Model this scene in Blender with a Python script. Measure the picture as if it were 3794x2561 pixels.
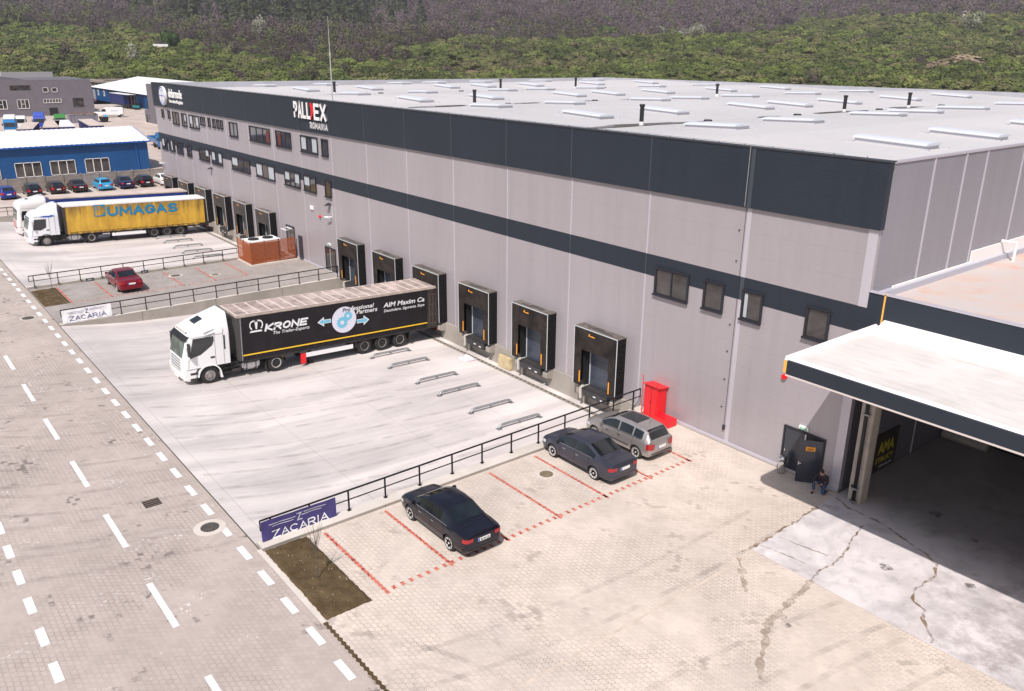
import bpy, bmesh, math, random
from mathutils import Vector, Matrix, noise
PI = math.pi
R_ = math.radians
random.seed(7)
SC = bpy.context.scene
for _o in list(bpy.data.objects): bpy.data.objects.remove(_o)
C = SC.collection
SC.unit_settings.scale_length = 0.91      # one unit is 0.91 m
# ---------------------------------------------------------------- camera
CAMP = Vector((23.345, -32.714, 18.899)); YAW, PITCH, ROLL = 0.894505, 0.340499, 0.0091356
def cam_axes():
    w = Vector((-math.sin(YAW)*math.cos(PITCH), math.cos(YAW)*math.cos(PITCH), -math.sin(PITCH)))
    r = Vector((math.cos(YAW), math.sin(YAW), 0)); u = r.cross(w)
    return r*math.cos(ROLL)+u*math.sin(ROLL), -r*math.sin(ROLL)+u*math.cos(ROLL), w
_r, _u, _w = cam_axes()
cd = bpy.data.cameras.new('camera'); cam = bpy.data.objects.new('camera', cd); C.objects.link(cam)
cam.matrix_world = Matrix(((_r.x, _u.x, -_w.x, CAMP.x), (_r.y, _u.y, -_w.y, CAMP.y), (_r.z, _u.z, -_w.z, CAMP.z), (0, 0, 0, 1)))
cd.sensor_fit = 'HORIZONTAL'; cd.angle = R_(63.373); cd.clip_start = 0.5; cd.clip_end = 9000
SC.camera = cam
# ---------------------------------------------------------------- light
SUNV = Vector((0.44, -0.61, 1.0)).normalized()
SC.world = bpy.data.worlds.new('World'); SC.world.use_nodes = True
nt = SC.world.node_tree; nt.nodes.clear()
sky = nt.nodes.new('ShaderNodeTexSky'); sky.sky_type = 'NISHITA'; sky.sun_disc = False
sky.sun_elevation = math.asin(SUNV.z); sky.sun_rotation = math.atan2(SUNV.x, SUNV.y)
sky.air_density = 1.3; sky.dust_density = 2.5; sky.ozone_density = 1.0
bg = nt.nodes.new('ShaderNodeBackground'); bg.inputs[1].default_value = 0.10
wo = nt.nodes.new('ShaderNodeOutputWorld'); nt.links.new(sky.outputs[0], bg.inputs[0]); nt.links.new(bg.outputs[0], wo.inputs[0])
sl = bpy.data.lights.new('sun', 'SUN'); sl.energy = 4.7; sl.angle = R_(0.53); sl.color = (1.0, 0.945, 0.90)
so = bpy.data.objects.new('sun', sl); C.objects.link(so); so.rotation_euler = SUNV.to_track_quat('Z', 'Y').to_euler(); so.location = (20, -30, 60)
SC.view_settings.view_transform = 'Standard'; SC.view_settings.look = 'None'; SC.view_settings.gamma = 1
SC.view_settings.exposure = 0.12
# ---------------------------------------------------------------- materials
MATS = {}
def nodes_of(m):
    m.use_nodes = True; n = m.node_tree
    return n, n.nodes, n.links, n.nodes['Principled BSDF']
def mat(name, col, rough=0.6, metal=0.0, var=0.0, scale=3.0, bump=0.0, bscale=None, spec=0.5, detail=4, stretch=None, tint=None, coat=0.0):
    """principled with optional noise variation in colour (towards tint) and bump"""
    if name in MATS: return MATS[name]
    m = bpy.data.materials.new(name); n, N, L, P = nodes_of(m)
    P.inputs['Base Color'].default_value = (*col, 1); P.inputs['Roughness'].default_value = rough
    P.inputs['Metallic'].default_value = metal; P.inputs['Specular IOR Level'].default_value = spec
    P.inputs['Coat Weight'].default_value = coat
    if var or bump:
        tc = N.new('ShaderNodeTexCoord'); mp = N.new('ShaderNodeMapping'); L.new(tc.outputs['Object'], mp.inputs[0])
        if stretch: mp.inputs['Scale'].default_value = stretch
        no = N.new('ShaderNodeTexNoise'); no.inputs['Scale'].default_value = scale; no.inputs['Detail'].default_value = detail
        no.inputs['Roughness'].default_value = 0.6
        L.new(mp.outputs[0], no.inputs['Vector'])
    if var:
        rp = N.new('ShaderNodeValToRGB'); t = tint or tuple(c*(1-var) for c in col)
        rp.color_ramp.elements[0].position = 0.35; rp.color_ramp.elements[1].position = 0.65
        rp.color_ramp.elements[0].color = (*t, 1); rp.color_ramp.elements[1].color = (*col, 1)
        L.new(no.outputs[0], rp.inputs[0]); L.new(rp.outputs[0], P.inputs['Base Color'])
    if bump:
        n2 = N.new('ShaderNodeTexNoise'); n2.inputs['Scale'].default_value = bscale or scale*4; n2.inputs['Detail'].default_value = 3
        L.new(mp.outputs[0], n2.inputs['Vector'])
        b = N.new('ShaderNodeBump'); b.inputs['Strength'].default_value = bump; b.inputs['Distance'].default_value = 0.03
        L.new(n2.outputs[0], b.inputs['Height']); L.new(b.outputs[0], P.inputs['Normal'])
    MATS[name] = m
    return m
class NB:
    """tiny node-graph builder"""
    def __init__(s, name, rough=0.7, metal=0.0, spec=0.5):
        s.m = bpy.data.materials.new(name); s.n, s.N, s.L, s.P = nodes_of(s.m); MATS[name] = s.m
        s.P.inputs['Roughness'].default_value = rough; s.P.inputs['Metallic'].default_value = metal
        s.P.inputs['Specular IOR Level'].default_value = spec
        s.tc = s.N.new('ShaderNodeTexCoord')
    def lk(s, a, b): s.L.new(a, b)
    def mapping(s, sc=(1, 1, 1), rot=(0, 0, 0), loc=(0, 0, 0), src=None):
        mp = s.N.new('ShaderNodeMapping'); mp.inputs['Scale'].default_value = sc; mp.inputs['Rotation'].default_value = rot; mp.inputs['Location'].default_value = loc
        s.lk(src or s.tc.outputs['Object'], mp.inputs[0]); return mp.outputs[0]
    def noise(s, scale, detail=4, vec=None, rough=0.55, dist=0.0):
        t = s.N.new('ShaderNodeTexNoise'); t.inputs['Scale'].default_value = scale; t.inputs['Detail'].default_value = detail
        t.inputs['Roughness'].default_value = rough; t.inputs['Distortion'].default_value = dist
        s.lk(vec or s.tc.outputs['Object'], t.inputs['Vector']); return t.outputs[0]
    def ramp(s, fac, stops):
        r = s.N.new('ShaderNodeValToRGB'); e = r.color_ramp.elements
        while len(e) < len(stops): e.new(0.5)
        for i, (p, c) in enumerate(stops):
            e[i].position = p; e[i].color = (*c, 1) if not isinstance(c, (int, float)) else (c, c, c, 1)
        s.lk(fac, r.inputs[0]); return r.outputs[0]
    def mix(s, fac, a, b, mode='MIX'):
        x = s.N.new('ShaderNodeMix'); x.data_type = 'RGBA'; x.blend_type = mode
        for i, v in ((0, fac), (6, a), (7, b)):
            if isinstance(v, (int, float)): x.inputs[i].default_value = v if i == 0 else (v, v, v, 1)
            elif isinstance(v, tuple): x.inputs[i].default_value = (*v, 1)
            else: s.lk(v, x.inputs[i])
        return x.outputs[2]
    def math(s, op, a, b=0.0, c=0.0):
        x = s.N.new('ShaderNodeMath'); x.operation = op
        for i, v in enumerate((a, b, c)):
            if isinstance(v, (int, float)): x.inputs[i].default_value = v
            else: s.lk(v, x.inputs[i])
        return x.outputs[0]
    def sep(s, vec=None):
        x = s.N.new('ShaderNodeSeparateXYZ'); s.lk(vec or s.tc.outputs['Object'], x.inputs[0]); return x.outputs
    def comb(s, a, b, c=0.0):
        x = s.N.new('ShaderNodeCombineXYZ')
        for i, v in enumerate((a, b, c)):
            if isinstance(v, (int, float)): x.inputs[i].default_value = v
            else: s.lk(v, x.inputs[i])
        return x.outputs[0]
    def bump(s, h, strength=0.3, dist=0.02):
        b = s.N.new('ShaderNodeBump'); b.inputs['Strength'].default_value = strength; b.inputs['Distance'].default_value = dist
        s.lk(h, b.inputs['Height']); s.lk(b.outputs[0], s.P.inputs['Normal'])
    def color(s, c): s.lk(c, s.P.inputs['Base Color'])

def cladding(name, base, dark, rough, metal=0.0, spec=0.5):
    """horizontal micro-ribbed sandwich panels with a joint every metre"""
    b = NB(name, rough, metal, spec)
    x, y, z = b.sep()
    rib = b.math('SINE', b.math('MULTIPLY', z, 2*PI/0.105))
    ribf = b.math('MULTIPLY_ADD', rib, 0.5, 0.5)
    fr = b.math('FRACT', b.math('MULTIPLY', z, 1/1.1))
    joint = b.math('LESS_THAN', fr, 0.022)
    n1 = b.noise(0.25, 5, b.mapping((1, 1, 0.4)))
    n2 = b.noise(3.0, 3)
    n3 = b.noise(0.9, 5, b.mapping((1.6, 1.6, 0.09)), 0.65)
    c = b.mix(b.ramp(n1, [(0.3, 0.0), (0.7, 1.0)]), tuple(v*0.90 for v in base), base)
    c = b.mix(b.math('MULTIPLY', b.ramp(n3, [(0.48, 0.0), (0.75, 1.0)]), 0.24), c, dark)
    low = b.math('MAXIMUM', b.math('SUBTRACT', 1.0, b.math('MULTIPLY', z, 1.4)), 0.0)
    c = b.mix(b.math('MULTIPLY', b.math('MULTIPLY', low, b.noise(2.2, 4)), 0.6), c, tuple(v*0.75 for v in base))
    c = b.mix(b.math('MULTIPLY', ribf, 0.20), c, dark)
    c = b.mix(b.math('MULTIPLY', joint, 0.25), c, dark)
    c = b.mix(b.math('MULTIPLY', n2, 0.08), c, tuple(min(1, v*1.2) for v in base))
    b.color(c); b.bump(ribf, 0.12, 0.01)
    return b.m
M_CLAD = cladding('grey_cladding', (0.415, 0.378, 0.402), (0.24, 0.215, 0.23), 0.38, 0.15)
M_CLAD_SHADE = cladding('grey_cladding_shade', (0.285, 0.275, 0.310), (0.18, 0.17, 0.19), 0.42, 0.1)  # end wall copy of the cladding, its shade put into a darker, bluer colour
M_CLADD = cladding('anthracite_cladding', (0.029, 0.036, 0.049), (0.015, 0.020, 0.029), 0.5, 0.0, 0.22)
M_TRIM = mat('light_trim', (0.52, 0.49, 0.54), 0.35, 0.2)
M_DTRIM = mat('dark_trim', (0.035, 0.038, 0.045), 0.45)
M_FRAME = mat('window_frame', (0.026, 0.026, 0.034), 0.5, spec=.3)
M_WHITE = mat('white_paint', (0.80, 0.80, 0.80), 0.4)
M_BLACK = mat('black', (0.012, 0.012, 0.014), 0.6)
M_RUB = mat('rubber', (0.022, 0.021, 0.022), 0.8, var=0.4, scale=8)
M_RED = mat('signal_red', (0.72, 0.012, 0.02), 0.35)
M_YEL = mat('yellow_paint', (0.85, 0.52, 0.02), 0.5)
M_ORG = mat('orange_paint', (0.90, 0.36, 0.02), 0.5)
M_GALV = mat('galvanised_steel', (0.36, 0.37, 0.38), 0.5, 0.55, var=0.25, scale=6)
M_RAIL = mat('black_rail_paint', (0.014, 0.012, 0.014), 0.6, spec=.2)
M_CHROME = mat('chrome', (0.65, 0.65, 0.65), 0.18, 1.0)

def glass(name, a, b, rough=0.06):
    g = NB(name, rough, 0.0, 0.9)
    n = g.noise(0.7, 2); g.color(g.ramp(n, [(0.35, a), (0.65, b)])); return g.m
M_PANE = glass('window_glass', (0.022, 0.020, 0.020), (0.070, 0.060, 0.056), 0.05)
M_CGL = glass('car_glass', (0.006, 0.008, 0.010), (0.016, 0.020, 0.022), 0.04)
M_CGG = glass('lorry_glass', (0.02, 0.035, 0.03), (0.12, 0.20, 0.17), 0.06)

def concrete(name, lo, hi, streak, axis, rough=0.75, slab=None, stain=(0.30, 0.27, 0.24), stainamt=0.35):
    b = NB(name, rough, 0, 0.35)
    sc = (1, 1, 1)
    if axis == 'y': sc = (1.0, streak, 1)
    if axis == 'x': sc = (streak, 1.0, 1)
    n1 = b.noise(0.38, 6, b.mapping(sc), 0.62, 0.6)
    n2 = b.noise(2.2, 4, b.mapping(sc))
    n3 = b.noise(14, 2)
    n4 = b.noise(0.11, 3)
    c = b.ramp(n1, [(0.34, lo), (0.62, hi)])
    c = b.mix(b.math('MULTIPLY', n2, 0.22), c, lo)
    c = b.mix(b.math('MULTIPLY', b.ramp(n4, [(0.5, 0.0), (0.7, 1.0)]), stainamt), c, stain)
    c = b.mix(b.math('MULTIPLY', n3, 0.12), c, tuple(v*0.7 for v in lo))
    if slab:
        x, y, z = b.sep()
        for ax, st, off in slab:
            f = b.math('FRACT', b.math('MULTIPLY', b.math('ADD', (x, y, z)[ax], off), 1/st))
            c = b.mix(b.math('MULTIPLY', b.math('LESS_THAN', f, 0.03/st), 0.40), c, (0.2, 0.18, 0.16))
    b.color(c); b.bump(n3, 0.15, 0.01)
    return b.m
M_YARD = concrete('yard_concrete', (0.47, 0.43, 0.42), (0.73, 0.665, 0.64), 0.16, 'y', 0.7, slab=[(0, 6, 5.2), (1, 5.5, 0)], stain=(0.40, 0.36, 0.35), stainamt=0.55)
M_WALLC = concrete('wall_concrete', (0.27, 0.245, 0.215), (0.38, 0.345, 0.31), 1, 'n', 0.85, stainamt=0.3)
M_CAPC = concrete('coping_concrete', (0.52, 0.47, 0.42), (0.66, 0.60, 0.55), 1, 'n', 0.85, stainamt=0.2)
M_SITE = concrete('site_gravel', (0.42, 0.345, 0.30), (0.56, 0.47, 0.42), 1, 'n', 0.95, stain=(0.30, 0.25, 0.22), stainamt=0.4)

def apron():
    b = NB('apron_concrete', 0.55, 0, 0.4)
    n1 = b.noise(0.5, 6, b.mapping((1, 0.8, 1)), 0.62, 0.8)
    n2 = b.noise(1.7, 4); n3 = b.noise(12, 2); n5 = b.noise(0.9, 3, b.mapping((1, 1, 1), loc=(7, 3, 0)))
    y = b.sep()[1]
    c = b.ramp(n1, [(0.36, (0.50, 0.46, 0.47)), (0.60, (0.72, 0.67, 0.67))])
    c = b.mix(b.math('MULTIPLY', b.ramp(n2, [(0.55, 0.0), (0.72, 1.0)]), 0.35), c, (0.30, 0.27, 0.27))
    oil = b.ramp(n5, [(0.60, 0.0), (0.72, 1.0)])
    c = b.mix(b.math('MULTIPLY', oil, 0.5), c, (0.24, 0.20, 0.20))
    x_ = b.sep()[0]; rt = b.ramp(b.math('MULTIPLY', b.math('SUBTRACT', x_, 11.5), .25), [(0., 0.), (1., 1.)])
    c = b.mix(b.math('MULTIPLY', b.math('MULTIPLY', rt, b.ramp(b.noise(.8, 5, b.mapping((1, 1, 1), loc=(2, 8, 0)), .7), [(.45, 0.), (.6, 1.)])), .6), c, (.24, .20, .20))
    # the floor colour darkens with y, inwards under the canopy
    toned = b.ramp(b.math('ADD', b.math('MULTIPLY', y, 0.25), b.math('MULTIPLY', n1, 1.2)), [(0.25, 0.0), (0.95, 1.0)])
    c = b.mix(b.math('MULTIPLY', toned, 0.8), c, (0.13, 0.115, 0.115))
    c = b.mix(b.math('MULTIPLY', n3, 0.15), c, (0.25, 0.22, 0.22))
    b.color(c); b.bump(n3, 0.15, 0.01)
    return b.m
M_APRON = apron()

def pavers(name, base, lite, dark, joint, patch, L_=0.26, W_=0.19, along='x', jw=0.055, wet=0.0):
    b = NB(name, 0.85, 0, 0.3)
    x, y, z = b.sep()
    if along == 'y': x, y = y, x
    wob = b.math('MULTIPLY', b.math('SINE', b.math('MULTIPLY', x, 2*PI/(L_*0.5))), 0.020)
    wob2 = b.math('MULTIPLY', b.math('SINE', b.math('MULTIPLY', y, 2*PI/W_)), 0.014)
    vec = b.comb(b.math('ADD', x, wob2), b.math('ADD', y, wob), 0.0)
    t = b.N.new('ShaderNodeTexBrick'); b.lk(vec, t.inputs['Vector'])
    t.inputs['Scale'].default_value = 1.0; t.inputs['Brick Width'].default_value = L_; t.inputs['Row Height'].default_value = W_
    t.inputs['Mortar Size'].default_value = 0.012; t.inputs['Mortar Smooth'].default_value = 0.35; t.inputs['Bias'].default_value = 0.0
    t.inputs['Color1'].default_value = (0, 0, 0, 1); t.inputs['Color2'].default_value = (1, 1, 1, 1); t.inputs['Mortar'].default_value = (0.5, 0.5, 0.5, 1)
    bv = t.outputs['Color']; jf = t.outputs['Fac']
    big = b.noise(0.16, 5, None, 0.6, 0.5); med = b.noise(0.8, 4, b.mapping((1, 1, 1), loc=(11, 5, 0))); fine = b.noise(25, 2)
    c = b.mix(b.ramp(big, [(0.36, 0.0), (0.64, 1.0)]), base, lite)
    c = b.mix(b.math('MULTIPLY', b.ramp(med, [(0.40, 0.0), (0.66, 1.0)]), 0.42), c, dark)
    c = b.mix(b.math('MULTIPLY', b.math('SUBTRACT', bv, 0.5), 0.16), c, (0, 0, 0))
    # clusters of single darker (dirty, damp) stones
    pm = b.ramp(b.noise(0.42, 5, b.mapping((1, 1, 1), loc=(3.3, 1.7, 0)), 0.7), [(0.57, 0.0), (0.63, 1.0)])
    one = b.math('GREATER_THAN', bv, 0.62)
    c = b.mix(b.math('MULTIPLY', b.math('MULTIPLY', pm, one), patch), c, tuple(v*0.45 for v in dark))
    jn = b.noise(1.1, 4, b.mapping((1, 1, 1), loc=(4, 2, 0)), .7)
    jfade = b.math('MULTIPLY', b.ramp(b.noise(0.22, 3, b.mapping((1, 1, 1), loc=(9, 9, 0))), [(0.40, 0.12), (0.58, 1.0)]), b.ramp(jn, [(.38, .35), (.6, 1.)]))
    lm = b.ramp(b.noise(0.5, 5, b.mapping((1, 1, 1), loc=(21, 13, 0)), 0.7), [(0.58, 0.0), (0.64, 1.0)])
    chip = b.math('MULTIPLY', lm, b.ramp(b.noise(7.0, 2), [(.56, 0.), (.60, 1.)]))
    c = b.mix(b.math('MULTIPLY', chip, wet), c, (.80, .76, .74))
    c = b.mix(b.math('MULTIPLY', b.math('MULTIPLY', jf, jfade), 0.9), c, joint)
    c = b.mix(b.math('MULTIPLY', fine, 0.12), c, tuple(v*0.6 for v in dark))
    b.color(c)
    h = b.math('SUBTRACT', 1.0, jf); b.bump(h, 0.35, 0.01)
    return b.m
M_PAV = pavers('parking_pavers', (0.56, 0.485, 0.43), (0.69, 0.59, 0.515), (0.46, 0.395, 0.34), (0.24, 0.19, 0.15), 0.4)
M_PAV2 = pavers('terrace_pavers', (0.33, 0.295, 0.275), (0.40, 0.36, 0.335), (0.26, 0.23, 0.21), (0.16, 0.14, 0.12), 0.45)
M_ROAD = pavers('road_pavers', (0.425, 0.36, 0.325), (0.50, 0.425, 0.385), (0.36, 0.305, 0.275), (0.18, 0.15, 0.125), 0.9, wet=.55)
def redstone():
    b = NB('red_pavers', 0.85); bvn = b.noise(5.0, 2)
    b.color(b.ramp(bvn, [(0.36, (0.22, 0.045, 0.03)), (0.48, (0.50, 0.13, 0.09)), (0.7, (0.60, 0.20, 0.15))])); return b.m
M_REDP = redstone()
def soil():
    b = NB('soil', 0.95, 0, 0.2); n = b.noise(1.2, 6, None, 0.65); f = b.noise(18, 3)
    c = b.ramp(n, [(0.35, (0.070, 0.046, 0.022)), (0.65, (0.120, 0.084, 0.044))])
    b.color(c); b.bump(f, 0.8, 0.05); return b.m
M_SOIL = soil()
def roofmem():
    b = NB('roof_membrane', 0.42, 0, 0.5)
    x, y, z = b.sep()
    n1 = b.noise(0.05, 4, b.mapping((1, 0.5, 1))); n2 = b.noise(0.8, 5); 
    c = b.ramp(n1, [(0.38, (0.55, 0.525, 0.52)), (0.62, (0.64, 0.60, 0.59))])
    seam = b.math('LESS_THAN', b.math('FRACT', b.math('MULTIPLY', x, 1/1.6)), 0.02)
    c = b.mix(b.math('MULTIPLY', seam, 0.28), c, (0.35, 0.34, 0.34))
    st_ = b.ramp(b.noise(.18, 6, b.mapping((.4, 1, 1)), .7, 1.0), [(.54, 0.), (.66, 1.)])
    c = b.mix(b.math('MULTIPLY', st_, .16), c, (.42, .36, .30))
    c = b.mix(b.math('MULTIPLY', n2, 0.12), c, (0.42, 0.39, 0.36))
    # dirt left by standing water along the valleys (every 24 units)
    xx = b.math('ABSOLUTE', b.math('SUBTRACT', b.math('FRACT', b.math('MULTIPLY', b.math('ADD', x, 17.5+12), 1/24)), 0.5))
    near = b.math('LESS_THAN', b.math('ADD', b.math('MULTIPLY', xx, 24), b.math('MULTIPLY', b.math('SUBTRACT', b.noise(0.35, 4), 0.5), 1.5)), 0.26)
    c = b.mix(b.math('MULTIPLY', near, b.math('MULTIPLY', b.ramp(b.noise(0.12, 3), [(0.42, 0.0), (0.62, 1.0)]), 0.45)), c, (0.50, 0.36, 0.20))
    b.color(c); return b.m
M_ROOF = roofmem()
def lowroofmem():
    b = NB('canopy_membrane', 0.5, 0, 0.4); x, y, z = b.sep()
    n = b.noise(0.35, 5, None, 0.65, 1.0); n2 = b.noise(1.6, 5, b.mapping((0.5, 2.2, 1)))
    c = b.ramp(n, [(0.40, (0.70, 0.66, 0.635)), (0.7, (0.60, 0.555, 0.52))])
    edge = b.math('GREATER_THAN', b.math('ADD', y, b.math('MULTIPLY', n, 3.0)), 0.45)
    c = b.mix(b.math('MULTIPLY', b.math('MULTIPLY', edge, b.ramp(n2, [(0.50, 0.0), (0.70, 1.0)])), 0.30), c, (0.40, 0.32, 0.24))
    b.color(c); return b.m
M_CANM = lowroofmem()
def rusty_roof():
    b = NB('low_roof_membrane', 0.6, 0, 0.4); n = b.noise(0.22, 5, None, 0.65, 0.8); n2 = b.noise(0.6, 5)
    c = b.ramp(n, [(0.40, (0.50, 0.46, 0.45)), (0.53, (0.54, 0.43, 0.38)), (0.66, (0.58, 0.30, 0.21))])
    c = b.mix(b.math('MULTIPLY', n2, 0.2), c, (0.60, 0.56, 0.55)); b.color(c); return b.m
M_LROOF = rusty_roof()
M_WHITEC = mat('corrugated_white', (0.80, 0.785, 0.80), 0.5, var=0.08, scale=0.4)
M_BLUEW = mat('blue_sheet', (0.003, 0.075, 0.24), 0.5, var=0.2, scale=0.3)
M_GREYW = mat('grey_render', (0.165, 0.15, 0.17), 0.85, var=0.12, scale=0.5)
M_PRECAST = mat('precast_fence', (0.32, 0.27, 0.24), 0.9, var=0.3, scale=1.2)
M_WOODF = mat('stained_timber', (0.46, 0.115, 0.032), 0.6, var=0.35, scale=4, stretch=(1, 1, 8))

# ---------------------------------------------------------------- mesh helpers
class G:
    def __init__(s): s.v = []; s.f = []; s.m = []; s.cur = 0
    def mi(s, i): s.cur = i; return s
    def add(s, vs, fs):
        o = len(s.v); s.v += [tuple(p) for p in vs]; s.f += [tuple(o+i for i in f) for f in fs]; s.m += [s.cur]*len(fs); return s
    def box(s, x0, x1, y0, y1, z0, z1):
        if x0 > x1: x0, x1 = x1, x0
        if y0 > y1: y0, y1 = y1, y0
        if z0 > z1: z0, z1 = z1, z0
        return s.add([(x0, y0, z0), (x1, y0, z0), (x1, y1, z0), (x0, y1, z0), (x0, y0, z1), (x1, y0, z1), (x1, y1, z1), (x0, y1, z1)],
                     [(0, 3, 2, 1), (4, 5, 6, 7), (0, 1, 5, 4), (1, 2, 6, 5), (2, 3, 7, 6), (3, 0, 4, 7)])
    def quad(s, a, b, c, d): return s.add([a, b, c, d], [(0, 1, 2, 3)])
    def poly(s, pts): return s.add(pts, [tuple(range(len(pts)))])
    def prism(s, pts, axis, a, b):
        """2-D outline extruded along axis from a to b"""
        def P(p, t):
            if axis == 'x': return (t, p[0], p[1])
            if axis == 'y': return (p[0], t, p[1])
            return (p[0], p[1], t)
        n = len(pts); vs = [P(p, a) for p in pts]+[P(p, b) for p in pts]
        fs = [tuple(range(n))[::-1], tuple(range(n, 2*n))]+[(i, (i+1) % n, n+(i+1) % n, n+i) for i in range(n)]
        return s.add(vs, fs)
    def loft(s, rings, cap=True, closed=True):
        n = len(rings[0]); vs = [p for r in rings for p in r]; fs = []
        for i in range(len(rings)-1):
            for j in range(n if closed else n-1):
                k = (j+1) % n; fs.append((i*n+j, i*n+k, (i+1)*n+k, (i+1)*n+j))
        if cap: fs.append(tuple(range(n))[::-1]); fs.append(tuple((len(rings)-1)*n+j for j in range(n)))
        return s.add(vs, fs)
    def tube(s, path, r, n=8, cap=True):
        rings = []; path = [Vector(p) for p in path]
        rr = r if isinstance(r, (list, tuple)) else [r]*len(path)
        up0 = None
        for i, p in enumerate(path):
            d = (path[min(i+1, len(path)-1)]-path[max(i-1, 0)]).normalized()
            if up0 is None:
                up0 = d.orthogonal().normalized()
            a = (up0-d*up0.dot(d)).normalized(); up0 = a; b = d.cross(a)
            rings.append([p+a*math.cos(2*PI*j/n)*rr[i]+b*math.sin(2*PI*j/n)*rr[i] for j in range(n)])
        return s.loft(rings, cap)
    def cyl(s, c, r, h, axis='z', n=20, r2=None):
        c = Vector(c); r2 = r if r2 is None else r2; rings = []
        for t, q in ((0, r), (h, r2)):
            ring = []
            for j in range(n):
                a = 2*PI*j/n; u, v = math.cos(a)*q, math.sin(a)*q
                ring.append(c+(Vector((u, v, t)) if axis == 'z' else Vector((t, u, v)) if axis == 'x' else Vector((u, t, v))))
            rings.append(ring)
        return s.loft(rings)
    def lathe(s, prof, c, axis='y', n=24, side=1):
        """profile list of (axial, radius)"""
        c = Vector(c); rings = []
        for t, q in prof:
            ring = []
            for j in range(n):
                a = 2*PI*j/n; u, v = math.cos(a)*q, math.sin(a)*q
                ring.append(c+(Vector((u, t*side, v)) if axis == 'y' else Vector((u, v, t)) if axis == 'z' else Vector((t*side, u, v))))
            rings.append(ring)
        return s.loft(rings, True)
    def build(s, name, mats, parent=None, smooth=False, bevel=0.0, seg=2, auto=None):
        me = bpy.data.meshes.new(name); me.from_pydata([tuple(p) for p in s.v], [], s.f)
        if not isinstance(mats, (list, tuple)): mats = [mats]
        for m in mats: me.materials.append(m)
        for p, k in zip(me.polygons, s.m): p.material_index = min(k, len(mats)-1)
        bm = bmesh.new(); bm.from_mesh(me)
        bmesh.ops.recalc_face_normals(bm, faces=bm.faces)
        if bevel:
            es = [e for e in bm.edges if len(e.link_faces) == 2 and e.calc_face_angle(0) > 0.5]
            if es: bmesh.ops.bevel(bm, geom=es, offset=bevel, segments=seg, affect='EDGES', clamp_overlap=True)
        bm.to_mesh(me); bm.free()
        if smooth or auto:
            for p in me.polygons: p.use_smooth = True
        if auto: me.set_sharp_from_angle(angle=R_(auto))
        o = bpy.data.objects.new(name, me); C.objects.link(o)
        if parent is not None: o.parent = parent
        return o
def tag(o, label, cat, group=None):
    o['label'] = label; o['category'] = cat
    if group: o['group'] = group
    return o
def struct(o): o['kind'] = 'structure'; return o
def thing(name, label, cat, loc=(0, 0, 0), rz=0, group=None, ry=0):
    o = bpy.data.objects.new(name, None); C.objects.link(o); o.location = loc; o.rotation_euler = (0, ry, rz); o.empty_display_size = 0.3
    return tag(o, label, cat, group)
def dup(root, parent=None):
    c = root.copy(); C.objects.link(c)
    if parent is not None: c.parent = parent
    for ch in list(root.children): dup(ch, c)
    return c
_txt = {}
def text(s, name, origin, right, up, w, h, m, parent=None, depth=0.01, weight=0.0, shear=0.0, spacing=1.0):
    """lettering fitted to a w x h box whose lower-left corner is origin"""
    cu = bpy.data.curves.new('t', 'FONT'); cu.body = s; cu.extrude = 0.001; cu.offset = weight; cu.shear = shear; cu.space_character = spacing
    cu.resolution_u = 3
    to = bpy.data.objects.new('t', cu); C.objects.link(to)
    dg = bpy.context.evaluated_depsgraph_get(); me = bpy.data.meshes.new_from_object(to.evaluated_get(dg))
    bpy.data.objects.remove(to); bpy.data.curves.remove(cu)
    xs = [v.co.x for v in me.vertices]; ys = [v.co.y for v in me.vertices]; zs = [v.co.z for v in me.vertices]
    x0, x1, y0, y1, z0, z1 = min(xs), max(xs), min(ys), max(ys), min(zs), max(zs)
    r = Vector(right).normalized(); u = Vector(up).normalized(); n = r.cross(u); o_ = Vector(origin)
    for v in me.vertices:
        a = (v.co.x-x0)/(x1-x0)*w; b = (v.co.y-y0)/(y1-y0)*h; c = (v.co.z-z0)/(z1-z0)*depth
        v.co = o_+r*a+u*b+n*c
    me.materials.clear(); me.materials.append(m)
    o = bpy.data.objects.new(name, me); C.objects.link(o)
    if parent is not None: o.parent = parent
    return o
def _arc(cx, cy, rx, ry, a0, a1, n=9): return [(cx+math.cos(R_(lerp(a0, a1, i/n)))*rx, cy+math.sin(R_(lerp(a0, a1, i/n)))*ry) for i in range(n+1)]
def lerp(a, b, t): return a+(b-a)*t
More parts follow.
